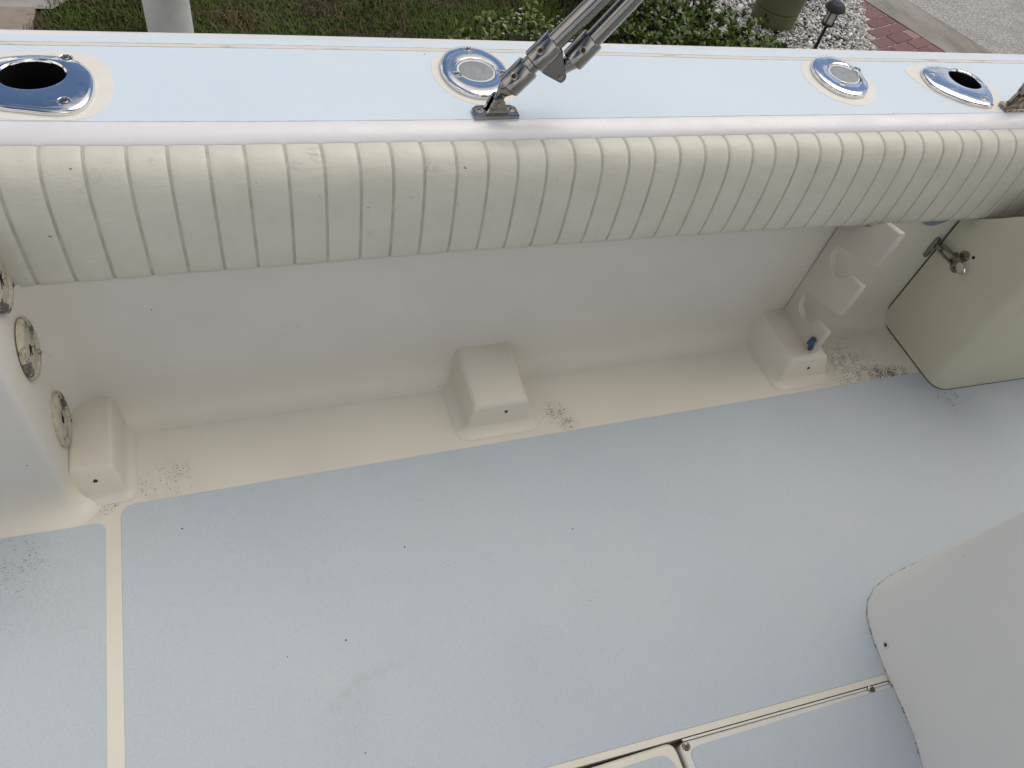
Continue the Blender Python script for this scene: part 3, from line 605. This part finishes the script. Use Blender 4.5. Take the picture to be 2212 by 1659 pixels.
# --- hardtop over the helm, out of the picture above the console (a guess, added to shade the right of the cockpit)
ht = MB(); hp_ = fillet([(1.42, -.90), (3.1, -.80), (3.1, .80), (1.42, .90)], .18, 6); slab(ht, hp_, 2.16, 2.23, .02); ht = ht.go('added_hardtop', 'white', boat)
for (x, y, x2, y2) in ((1.45, .22, 1.55, .62), (2.35, .25, 2.6, .62), (1.45, -.25, 1.55, -.62), (2.35, -.25, 2.6, -.62)): MB().tube([(x, y, .90), (x * .4 + x2 * .6, y * .5 + y2 * .5, 1.5), (x2, y2, 2.17)], .024, 16).go('support_leg', 'steel', ht)
# --- locker at the right under the gunwale, with its door and latch
lk = empty('locker_door', (1.89, .99, 0.0), 'yellowed moulded locker door with rounded corner and a steel latch', 'door')
yo_, yf = 1.139, .846
pl_ = [(1.889, yo_)] + [(1.889, y) for y in np.linspace(1.10, .90, 6)] + arc((1.934, .891), .045, math.pi, 1.5 * math.pi, 8) + [(x, yf - .03 * (x - 1.934)) for x in np.linspace(1.97, 3.0, 8)]
rows = []
zs = [.003, .005, .02, .1, .25, .4, .55, .63]
def dz(p): return .022 - math.sqrt(max(0, .022 ** 2 - max(0, p[1] - (yo_ - .022)) ** 2)) if p[1] > yo_ - .022 else 0
pl2 = [(1.889, yo_ - .022 + .022 * math.sin(a)) for a in np.linspace(math.pi / 2, 0, 7)] + pl_[2:]
for i, p in enumerate(pl2):
    zt = interp(p[1], [.97, 1.005, 1.045, 1.10, 1.139], [.56, .535, .492, .440, .412]) if p[0] < 1.9 else .56
    rows.append([(p[0], p[1], max(.003 + dz(p), z * zt / .63)) for z in zs])
lo_ = MB(); lo_.loft(rows, closed=False)
inner = [[(q_[0] + .012, q_[1] + (.010 if k > 10 else -.001), q_[2] + .001) for q_ in r_] for k, r_ in enumerate(rows)]
lo_.loft(inner, closed=False)
for (A, B) in ((rows, inner),):
    lo_.loft([[r_[0] for r_ in A], [r_[0] for r_ in B]], closed=False); lo_.loft([A[0], B[0]], closed=False)
lo_.go('door_skin', 'locker', lk)
tp = MB(); slab(tp, [(1.9025, .965), (1.9045, .905), (1.918, .872), (1.945, .8575), (3.0, .826), (3.0, 1.03), (2.05, 1.03)], .548, .5595, .002); tp.go('locker_top', 'locker', lk)
gk = MB(); gk.tube([(1.8905, 1.1405, .40), (1.8905, 1.1405, .2), (1.8905, 1.1405, .03), (1.8905, 1.139, .018), (1.8905, 1.133, .008), (1.8905, 1.121, .003), (1.8905, 1.0, .0025), (1.8905, .893, .0025)] + [(x, y, .0025) for x, y in arc((1.934, .891), .0435, math.pi, 1.5 * math.pi, 8)] + [(2.2, .8395, .0025), (3.0, .8155, .0025)], .0026, 6); gk.go('gap_line', 'black', lk)  # thin black line along the outer and bottom edges of the door
lt = empty('door_latch', (1.87, 1.08, .32), 'small stainless draw latch holding the yellowed locker door shut', 'latch')
def xcyl(pts, r, n=10): return MB().tube(pts, r, n)
kp = MB(); R_ = [(1.866 + .009 * math.cos(t), .0, .306 + (.027 if math.sin(t) > 0 else -.027) + .009 * math.sin(t)) for t in np.linspace(0, 2 * math.pi, 20)[:-1]]
kp.loft([[(x, 1.1435, z) for x, y, z in R_], [(x, 1.138, z) for x, y, z in R_], [(1.866 + (x - 1.866) * .75, 1.1365, .306 + (z - .306) * .95) for x, y, z in R_]]); kp = kp.go('keeper_plate', 'steel', lt)
screw_full(kp, (1.866, 1.1365, .329), .0055, (0, -1, 0)); screw_full(kp, (1.866, 1.1365, .284), .0055, (0, -1, 0))
MB().box((1.866, 1.116, .312), (1.880, 1.137, .326)).go('keeper_hook', 'steel', lt)
MB().tube([(1.874, 1.122, .327), (1.871, 1.10, .333), (1.872, 1.066, .336)], .0048, 10).go('draw_arm', 'steel', lt)
MB().tube([(1.874, 1.122, .310), (1.873, 1.10, .311), (1.874, 1.066, .312)], .0040, 10).go('draw_arm', 'steel', lt)
bp_ = MB(); bp_.box((1.878, 1.048, .309), (1.8885, 1.082, .339)); bp_ = bp_.go('latch_body', 'tarnish', lt)
for zz in (.304, .347):
    e = MB(); e.lathe([(.015, -.001), (.015, .0035), (.011, .005)], (1.889, 1.058, zz), (-1, 0, 0), 22); e = e.go('mounting_ear', 'steel', lt); screw_full(e, (1.8845, 1.058, zz), .0068, (-1, 0, 0))
hn = MB(); hn.loft([[(1.880 - hgt + .0035 * math.cos(t), yv, .325 + wv * math.sin(t)) for t in np.linspace(0, 2 * math.pi, 12)[:-1]] for yv, wv, hgt in ((1.052, .008, .004), (1.042, .013, .008), (1.030, .0135, .011), (1.020, .010, .012), (1.014, .004, .012))])
hn.go('handle', 'chrome', lt)
MB().lathe([(.0045, 0), (.0045, .0012), (.002, .0013)], (1.8885, 1.036, .362), (-1, 0, 0), 12).go('screw_hole', 'black', lk)
# round blue-grey cover on the wall half behind the bolster
rc = MB(); rc.lathe([(.080, 0), (.080, .004), (.074, .007), (.02, .008)], (1.797, 1.143, .474), (0, -1, 0), 40)
tag(rc.go('round_cover', 'bluegrey'), 'round blue grey cover on the side wall peeking out under the bolster', 'cover')
# ================================================================== BOLSTER
BK = lambda x: interp(x, [-.5, -.39, 0, .46, 1.7, 3], [1.15, 1.14, 1.10, 1.02, 1.0, 1.0])
KZ = lambda x: interp(x, [-.39, -.1, .4, 1.1, 1.8], [1.16, 1.10, 1.06, 1.05, 1.09])
bprof = [(-.047, .6855), (-.060, .6865), (-.074, .6835), (-.087, .6765), (-.097, .666), (-.1045, .652), (-.110, .632), (-.114, .605), (-.1165, .575), (-.1175, .540), (-.117, .508), (-.1145, .486), (-.110, .473), (-.100, .466), (-.085, .464)]
bl = empty('bolster', (.75, 1.15, .58), 'long cream vinyl coaming bolster of vertical padded channels under the gunwale', 'bolster')
seams = [-.45, -.4055, -.3425, -.279, -.215, -.150, -.087, -.024, .037, .105, .168, .231, .291, .350, .412, .474, .534, .594, .654, .713, .773, .832, .891, .951, 1.009, 1.068, 1.126, 1.185, 1.244, 1.304, 1.361, 1.423, 1.481, 1.537, 1.596, 1.655, 1.714, 1.769, 1.826]
while seams[-1] < 2.5: seams.append(seams[-1] + .0575)
def nrm2(i):
    a = bprof[max(i - 1, 0)]; b = bprof[min(i + 1, len(bprof) - 1)]; t = Vector((b[0] - a[0], b[1] - a[1])).normalized(); return Vector((t.y, -t.x))
# the profile runs from the top inwards (-y) then down: its outward side is (t.y, -t.x) turned to face -y/+z
sgn = 1 if nrm2(7).x < 0 else -1
def bpt(x, i, inn):
    nr = nrm2(i) * sgn; y0, z0 = bprof[i]; k = BK(x)
    return (x, YI(x) - .047 + (y0 + .047) * k - nr.x * inn, .6855 + (z0 - .6855) * KZ(x) - nr.y * inn)
NP = len(bprof)
for a, b in zip(seams, seams[1:]):
    g = .0021; w = b - a; us = [a + g, a + g + .0012, a + g + .004, a + .25 * w, a + .5 * w, a + .75 * w, b - g - .004, b - g - .0012, b - g]; ins = [.0024, .0008, .0001, -.0003, -.0005, -.0003, .0001, .0008, .0024]
    wob = random.uniform(-.0006, .0006)
    c_ = MB(); c_.loft([[bpt(x, i, ii + (wob * math.sin(i * 1.3 + a * 40) if 2 < k < 6 else 0)) for i in range(NP)] for k, (x, ii) in enumerate(zip(us, ins))], closed=False)
    c_.go('pad_channel', 'vinyl', bl)
xs = np.linspace(-.45, seams[-1], 60); c_ = MB()
c_.loft([[bpt(x, i, .0017) for i in range(NP)] + [(x, YI(x) - .055, .47), (x, YI(x) - .0515, .66)] for x in xs]); c_.go('backing', 'seam', bl)
# ================================================================== GUNWALE FITTINGS
def countersunk(root, x, y, z, rad):
    b = MB(); b.loft([[(x + math.cos(t) * rad * k, y + math.sin(t) * rad * k, z + h_) for t in np.linspace(0, 2 * math.pi, 25)[:-1]] for k, h_ in ((1.12, -.0006), (1.04, .0005), (.96, .0006), (.86, -.0002), (.80, -.0012))], cap0=False, cap1=False)
    b.go('countersink', 'chrome', root)
    MB().lathe([(rad * .86, -.002), (rad * .86, -.0001), (rad * .7, .0001)], (x, y, z), (0, 0, 1), 20).go('recess', 'black', root)
    screw_full(root, (x, y, z - .0002), rad * .62)
def halo(cx, cy, poly): 
    b = MB(); slab(b, poly, .7008, .7015, .0003); return b.go('bare_patch', 'halo', gun, smooth=False)
def halo_clip(poly, pad_=.0025): return [(p[0], min(max(p[1], YI(p[0]) + .0005), YL(p[0]) - pad_)) for p in poly]
def plate(cx, cy, rx, ry, ang, label, capc, screws, hc, hrx, hry, hang):
    root = empty('deck_plate', (cx, cy, .7), label, 'deck plate', 'round polished plates on the gunwale')
    halo(cx, cy, halo_clip(ellipse(hc[0], hc[1], hrx, hry, hang, 48)))
    E = lambda s_, z: [(p[0], p[1], z) for p in ellipse(cx + (capc[0] - cx) * (1 - s_) * 1.6 if s_ < .7 else cx, cy + (capc[1] - cy) * (1 - s_) * 1.6 if s_ < .7 else cy, rx * s_, ry * s_, ang, 56)]
    C = lambda r_, z: [(p[0], p[1], z) for p in ellipse(capc[0], capc[1], r_, r_, ang, 56)]
    b = MB(); b.loft([E(1.0, .7015), E(1.004, .7062), E(.996, .7088), E(.98, .7104), E(.94, .7118), E(.86, .7128), E(.76, .7133), C(.047, .7130), C(.0432, .7122), C(.0418, .7100), C(.0415, .704)], cap0=False, cap1=False)
    fl = b.go('flange', 'chrome', root)
    b = MB(); b.loft([C(.0405, .7045), C(.0402, .7088), C(.0390, .7098), C(.0362, .7092)], cap0=False, cap1=False); b.go('cap_rim', 'rim', root)
    b = MB(); b.loft([C(.0364, .706), C(.0363, .7086), C(.034, .7092), C(.01, .7094)]); b.go('cap', 'cap', root)
    for (x, y) in screws:
        countersunk(root, x, y, .7128, .0102)
    return root
plate(.512, 1.386, .071, .092, -.096, 'round polished steel plate with grey centre, behind the folded canopy poles', (.5135, 1.384), [(.467, 1.366), (.517, 1.458), (.567, 1.37)], (.515, 1.382), .092, .108, .0)
plate(1.429, 1.358, .069, .0865, -.20, 'round polished steel plate with grey centre, next to the open rod holder on the right', (1.443, 1.362), [(1.407, 1.318), (1.490, 1.378)], (1.424, 1.350), .092, .106, -.2)
def rod_holder(outline, hx, hy, hr, hang, screws, label, halo_poly, ex=1.0):
    root = empty('rod_holder', (hx, hy, .7), label, 'rod holder', 'open rod holders in the gunwale')
    halo(hx, hy, halo_clip(halo_poly))
    n = 72; an = np.linspace(0, 2 * math.pi, n, endpoint=False)
    oa = np.array([math.atan2(p[1] - hy, p[0] - hx) % (2 * math.pi) for p in outline]); orr = np.array([math.hypot(p[0] - hx, p[1] - hy) for p in outline]); od = np.argsort(oa)
    rr = np.interp(an, oa[od], orr[od], period=2 * math.pi)
    for _ in range(2): rr = (np.roll(rr, 1) + 2 * rr + np.roll(rr, -1)) / 4
    O = lambda k, off, z: [(hx + math.cos(t) * (r_ * k - off), hy + math.sin(t) * (r_ * k - off), z) for t, r_ in zip(an, rr)]
    def Hh(s_, z, dxx=0): 
        pts = ellipse(0, 0, hr * ex, hr, hang, 360); pr = {}
        aa = np.array([math.atan2(p[1], p[0]) % (2 * math.pi) for p in pts]); rad = np.array([math.hypot(*p) for p in pts]); o_ = np.argsort(aa)
        r2 = np.interp(an, aa[o_], rad[o_], period=2 * math.pi)
        return [(hx + math.cos(t) * r_ * s_, hy + math.sin(t) * r_ * s_, z) for t, r_ in zip(an, r2)]
    mid = [[(np.array(a) * .45 + np.array(b) * .55)[k] if k < 2 else .7122 for k in range(3)] for a, b in zip(O(1, .012, .71), Hh(1.1, .71))]
    b = MB(); b.loft([O(1, 0, .7015), O(1, -.0003, .7060), O(1, .001, .7085), O(1, .004, .7105), O(1, .009, .7118), mid, Hh(1.13, .7128), Hh(1.05, .7126), Hh(1.0, .710), Hh(.985, .700)], cap0=False, cap1=False)
    b.go('flange', 'chrome', root)
    b = MB(); b.loft([Hh(.985, .7085), Hh(.96, .69), Hh(.95, .52)], cap0=False); b.go('tube', 'tube', root)
    for (x, y) in screws:
        countersunk(root, x, y, .7119, .0112)
    return root
oR = [(1.711, 1.389), (1.729, 1.400), (1.760, 1.403), (1.813, 1.391), (1.841, 1.374), (1.872, 1.334), (1.868, 1.305), (1.857, 1.279), (1.838, 1.245), (1.820, 1.226), (1.807, 1.221), (1.783, 1.229), (1.718, 1.272), (1.700, 1.290), (1.689, 1.313), (1.690, 1.340), (1.698, 1.368)]
oR = [(p[0] * .9965, p[1] * .9965) for p in oR]
hp = [(1.660, 1.395), (1.70, 1.415), (1.76, 1.412), (1.83, 1.402), (1.88, 1.36), (1.89, 1.31), (1.872, 1.26), (1.85, 1.222), (1.81, 1.206), (1.77, 1.212), (1.70, 1.262), (1.67, 1.31), (1.655, 1.36)]
rod_holder(oR, 1.806, 1.331, .0425, .3, [(1.7225, 1.360), (1.803, 1.2465)], 'open steel rod holder with a dark hole, at the right end of the gunwale', fillet(hp, .03, 3))
oL = [(-.308, 1.445), (-.272, 1.446), (-.235, 1.437), (-.213, 1.422), (-.200, 1.397), (-.193, 1.353), (-.198, 1.312), (-.212, 1.282), (-.232, 1.272), (-.266, 1.275), (-.300, 1.284), (-.334, 1.292), (-.365, 1.306), (-.392, 1.330), (-.402, 1.365), (-.395, 1.40), (-.372, 1.425), (-.343, 1.437)]
oL = [(p[0] * .9965, p[1] * .9965) for p in oL]
hp = [(-.40, 1.46), (-.26, 1.468), (-.20, 1.455), (-.170, 1.42), (-.163, 1.36), (-.170, 1.30), (-.19, 1.268), (-.23, 1.2535), (-.30, 1.258), (-.38, 1.275), (-.43, 1.32), (-.44, 1.39)]
rod_holder(oL, -.288, 1.376, .045, .12, [(-.2365, 1.2955), (-.2375, 1.427)], 'open steel rod holder with a dark hole, cut off at the left edge', fillet(hp, .03, 3), 1.14)
def drill(targets, cx, cy, rx, ry, ang):
    c_ = MB(); c_.loft([[(p[0], p[1], z) for p in ellipse(cx, cy, rx, ry, ang, 48)] for z in (.50, .75)]); cut = c_.go('cutter', 'black')
    for o_ in targets:
        md = o_.modifiers.new('hole', 'BOOLEAN'); md.object = cut; md.operation = 'DIFFERENCE'; md.solver = 'EXACT'
        dg = bpy.context.evaluated_depsgraph_get(); nm = bpy.data.meshes.new_from_object(o_.evaluated_get(dg)); o_.modifiers.clear(); old = o_.data; o_.data = nm; bpy.data.meshes.remove(old)
    bpy.data.objects.remove(cut)
tg = [gun] + [c for c in gun.children if c.name.startswith(('nonskid_strip', 'bare_patch'))]
drill(tg, 1.806, 1.331, .0423, .0423, 0); drill(tg, -.288, 1.376, .0508, .0445, .12)
# ---- deck hinge and folded canopy poles
def hinge(root, cx, cy, z=.7012, s=1.0, mat='steel'):
    b = MB(); slab(b, fillet([(cx - .046 * s, cy - .019 * s), (cx + .046 * s, cy - .019 * s), (cx + .046 * s, cy + .010 * s), (cx + .036 * s, cy + .019 * s), (cx - .036 * s, cy + .019 * s), (cx - .046 * s, cy + .010 * s)], .003, 2), z, z + .0075, .0015)
    bp2 = b.go('base_plate', mat, root)
    for sx in (-1, 1):
        w_ = MB(); w_.lathe([(.0082, -.001), (.0082, .0005), (.0064, .0006), (.006, -.001)], (cx + sx * .033 * s, cy + .001, z + .0075), (0, 0, 1), 18); w_.go('countersink', 'tarnish', root)
        screw_full(root, (cx + sx * .033 * s, cy + .001, z + .0072), .0058)
    prof_ = [(-.025, .006), (.025, .006), (.020, .010), (.0145, .027)] + [(.0005 + .0125 * math.cos(t), .0285 + .0115 * math.sin(t)) for t in np.linspace(.15, math.pi - .15, 9)] + [(-.0135, .027), (-.018, .012)]
    for yy in (-.0135, .0065):
        b = MB(); b.loft([[(cx + px_ * s, cy + yy + ty, z + pz * s) for px_, pz in prof_] for ty in (0, .007)]); b.go('lug', mat, root)
    MB().cyl((cx + .0005, cy - .0155, z + .0285), (cx + .0005, cy + .0155, z + .0285), .0046, n=16).go('hinge_pin', 'tarnish', root)
cp = empty('folding_canopy', (.515, 1.247, .70), 'folded twin stainless canopy poles on a deck hinge at the gunwale', 'canopy')
hinge(cp, .5145, 1.247)
yp = 1.247
A1 = Vector((.5185, yp, .743)); D1 = (Vector((.672, yp, .929)) - A1).normalized(); at1 = lambda t: A1 + D1 * t
MB().loft([[Vector((.515, yp, .7297)) + Vector((0, math.cos(t) * .0052, 0)) + Vector((D1.z, 0, -D1.x)) * math.sin(t) * .011 for t in np.linspace(0, 2 * math.pi, 14)[:-1]],
           [at1(.004) + Vector((0, math.cos(t) * .0056, 0)) + Vector((D1.z, 0, -D1.x)) * math.sin(t) * .013 for t in np.linspace(0, 2 * math.pi, 14)[:-1]],
           [at1(.016) + Vector((0, math.cos(t) * .016, 0)) + Vector((D1.z, 0, -D1.x)) * math.sin(t) * .0165 for t in np.linspace(0, 2 * math.pi, 14)[:-1]],
           [at1(.026) + Vector((0, math.cos(t) * .0165, 0)) + Vector((D1.z, 0, -D1.x)) * math.sin(t) * .0165 for t in np.linspace(0, 2 * math.pi, 14)[:-1]]]).go('eye_end', 'steel', cp)
MB().cyl(at1(.020), at1(1.6), .0175, n=28).go('pole', 'steel', cp)
def sleeve(f, t0, t1, D, r=.0235):
    b = MB(); n = 28; u = Vector((0, 1, 0)); w = D.cross(u)
    ring = lambda t, rr_: [f(t) + (u * math.cos(a) + w * math.sin(a)) * rr_ for a in [2 * math.pi * k / n for k in range(n)]]
    b.loft([ring(t0 + .002, r - .005), ring(t0, r - .002), ring(t0 + .002, r), ring(t1 - .002, r), ring(t1, r - .0015), ring(t1 - .0005, r - .0055)]); return b.go('sleeve', 'steel', cp)
def setscrew(par, p, ax): 
    b = MB(); b.lathe([(.0075, -.002), (.0075, .0015), (.0045, .002), (.0042, -.001)], p, ax, 16); o_ = b.go('set_screw', 'tarnish', par)
    k = MB().lathe([(.0042, -.001), (.0042, .0012), (.002, .0013)], p, ax, 12)
    me = o_.data; bm = bmesh.new(); bm.from_mesh(me); vs = [bm.verts.new(v_) for v_ in k.V]; me.materials.append(MAT['black'])
    for f in k.F: bm.faces.new([vs[i] for i in f]).material_index = 1
    bm.to_mesh(me); bm.free()
s1 = sleeve(at1, .020, .074, D1); s2 = sleeve(at1, .086, .140, D1)
up = Vector((-D1.z, 0, D1.x)); side = Vector((0, -1, 0))
sa_ = (up * .78 + side * .62).normalized()
setscrew(s1, at1(.046) + sa_ * .0232, sa_); setscrew(s2, at1(.112) + sa_ * .0232, sa_)
PIN = Vector((.630, yp, .785))
lgp = []
for (t, o_) in ((.086, .015), (.140, .015)): lgp.append(at1(t) - up * o_)
c0 = PIN
prof_ = [lgp[0], lgp[0] - up * .012] + [c0 + (D1 * math.cos(a) + up * math.sin(a)) * .0125 for a in np.linspace(math.radians(235), math.radians(375), 9)] + [lgp[1] - up * .004, lgp[1]]
for yy in (-.012, .006):
    b = MB(); b.loft([[p + Vector((0, yy + t, 0)) for p in prof_] for t in (0, .006)]); b.go('jaw_plate', 'steel', s2)
MB().cyl(PIN + Vector((0, -.0135, 0)), PIN + Vector((0, .0135, 0)), .0050, n=14).go('jaw_pin', 'tarnish', s2)
A2 = PIN + D1 * .004; E2 = Vector((.738, yp, .931)); D2 = (E2 - Vector((.652, yp, .8125))).normalized(); B2 = Vector((.652, yp, .8125)); at2 = lambda t: B2 + D2 * t
MB().loft([[PIN - D2 * .010 + Vector((0, math.cos(t) * .0055, 0)) + Vector((D2.z, 0, -D2.x)) * math.sin(t) * .008 for t in np.linspace(0, 2 * math.pi, 14)[:-1]],
           [PIN + D2 * .012 + Vector((0, math.cos(t) * .0056, 0)) + Vector((D2.z, 0, -D2.x)) * math.sin(t) * .013 for t in np.linspace(0, 2 * math.pi, 14)[:-1]],
           [at2(-.004) + Vector((0, math.cos(t) * .016, 0)) + Vector((D2.z, 0, -D2.x)) * math.sin(t) * .016 for t in np.linspace(0, 2 * math.pi, 14)[:-1]],
           [at2(.02) + Vector((0, math.cos(t) * .0165, 0)) + Vector((D2.z, 0, -D2.x)) * math.sin(t) * .0165 for t in np.linspace(0, 2 * math.pi, 14)[:-1]]]).go('eye_end', 'steel', cp)
s3_ = sleeve(at2, -.001, .055, D2); setscrew(s3_, at2(.03) + (up * .55 + side * .83).normalized() * .0232, (up * .55 + side * .83).normalized())
MB().cyl(at2(.01), at2(1.5), .0175, n=28).go('pole', 'steel', cp)
# second hinge, cut off by the right edge
h2 = empty('pole_mount', (1.885, 1.222, .70), 'tarnished canopy deck hinge with a ring pin at the right edge', 'pole mount')
hinge(h2, 1.887, 1.221, mat='tarnish')
A3 = Vector((1.889, 1.221, .735)); D3 = Vector((.60, 0, .80)).normalized(); 
MB().cyl(A3, A3 + D3 * .03, .010, .0165, n=18).go('eye_end', 'tarnish', h2); MB().cyl(A3 + D3 * .025, A3 + D3 * .9, .0175, n=24).go('pole', 'steel', h2)
MB().box((1.868, 1.2135, .742), (1.886, 1.2295, .772)).go('pin_tab', 'tarnish', h2)
MB().tube([(1.872 - .013 * math.cos(t) - .006, 1.208 + .005 * math.sin(t), .756 + .016 * math.sin(t)) for t in np.linspace(-.6, 5.2, 22)], .0009, 6).go('pull_ring', 'steel', h2)
MB().tube([(1.858, 1.212, .7095), (1.866, 1.208, .722), (1.880, 1.206, .729)], .0009, 6).go('lanyard', 'steel', h2)
# ================================================================== ROD RACK BOARD
rk = empty('rod_rack', (1.5, 1.08, .055), 'white notched rod rack board standing on the right block under the bolster', 'rod rack')
ye = 1.004
pts = [(1.171, .057), (ye + .006, .057), (ye, .064)]
for k in range(2):
    z0 = .1535 + k * .1785
    pts += [(ye, z0 - .004), (ye + .003, z0), (1.057, z0 - .010), (1.0635, z0 - .019), (1.072, z0 - .031), (1.086, z0 - .0415), (1.104, z0 - .042), (1.122, z0 - .035), (1.135, z0 - .020), (1.1405, z0), (1.137, z0 + .014), (1.127, z0 + .024), (1.1, z0 + .034), (ye + .002, z0 + .068), (ye, z0 + .071)]
z0 = .1535 + 2 * .1785; pts += [(ye, z0 - .004), (ye + .003, z0), (1.057, z0 - .010), (1.0635, z0 - .019), (1.072, z0 - .031), (1.086, .462), (1.10, .452), (1.171, .452)]
b = MB()
tr = lambda poly, d_: inset([Vector((p[0], p[1])) for p in poly], d_)
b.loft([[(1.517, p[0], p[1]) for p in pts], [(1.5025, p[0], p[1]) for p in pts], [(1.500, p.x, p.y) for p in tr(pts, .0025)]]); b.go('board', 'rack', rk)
MB().lathe([(.004, 0), (.004, .0012), (.002, .0013)], (1.4985 + .003, 1.02, .085), (-1, 0, 0), 10)
cl = empty('blue_clip', (1.498, 1.017, .09), 'small blue plastic clip screwed to the lower end of the rod rack', 'clip')
b = MB(); b.tube([(1.490, 1.0215, .088), (1.490, 1.0195, .111)], .0085, 14); b.go('clip_barrel', 'blue', cl)
b = MB(); b.loft([[(x, 1.016 + .0075 * math.cos(t), .078 + .011 * math.sin(t)) for t in np.linspace(0, 2 * math.pi, 16)[:-1]] for x in (1.4998, 1.494)]); tb = b.go('clip_tab', 'blue', cl)
screw_full(tb, (1.4938, 1.0155, .075), .004, (-1, 0, 0))
# ================================================================== ROD TIP GROMMETS ON THE LEFT WALL
glabels = ['lowest mouldy rubber rod grommet on the left wall above the moulded block', 'middle mouldy rubber rod grommet with a star slit on the left wall', 'topmost rod grommet on the left wall, half hidden by the bolster']
for (yc, zc), lab in zip([(1.072, .130), (1.082, .343), (1.100, .505)], glabels):
    r0 = empty('rod_grommet', (-.385, yc, zc), lab, 'grommet', 'rod tip grommets in the left wall')
    b = MB(); b.lathe([(.057, -.001), (.057, .0045), (.053, .0075), (.047, .0095), (.042, .0092), (.039, .005), (.0385, -.001)], (-.3845, yc, zc), (1, 0, 0), 44, 1.08, 1.0, (0, 0, 1)); b.F = b.F[:-2]; fl = b.go('flange', 'grommet', r0)
    MB().lathe([(.040, 0), (.040, .0008), (.01, .0009)], (-.3842, yc, zc), (1, 0, 0), 32, 1.08, 1.0, (0, 0, 1)).go('hole', 'black', r0)
    b = MB(); b.lathe([(.0405, 0), (.0405, .0045), (.030, .0062), (.012, .0052), (.004, .0044)], (-.3845, yc, zc), (1, 0, 0), 32, 1.08, 1.0, (0, 0, 1)); b.go('membrane', 'grommet', r0)
    for k in range(6):
        a0 = k * math.pi / 3 + .25 + random.uniform(-.25, .25); Ls = random.uniform(.006, .020); cs, sn = math.cos(a0), math.sin(a0); wv = random.uniform(.0009, .0020)
        pol = [(cs * -.002 + sn * wv, sn * -.002 - cs * wv), (cs * Ls, sn * Ls), (cs * -.002 - sn * wv, sn * -.002 + cs * wv)]
        b = MB(); b.loft([[(-.3845 + h_, yc + p[0], zc + p[1]) for p in pol] for h_ in (.002, .0066)]); b.go('slit', 'black', r0)
    for k in range(3):
        a = k * 2 * math.pi / 3 + 1.1
        MB().lathe([(.0038, -.002), (.0038, .0012), (.0020, .0013)], (-.3845 + .0090, yc + .048 * math.cos(a), zc + .0515 * math.sin(a)), (1, 0, 0), 12).go('screw', 'screw', r0)
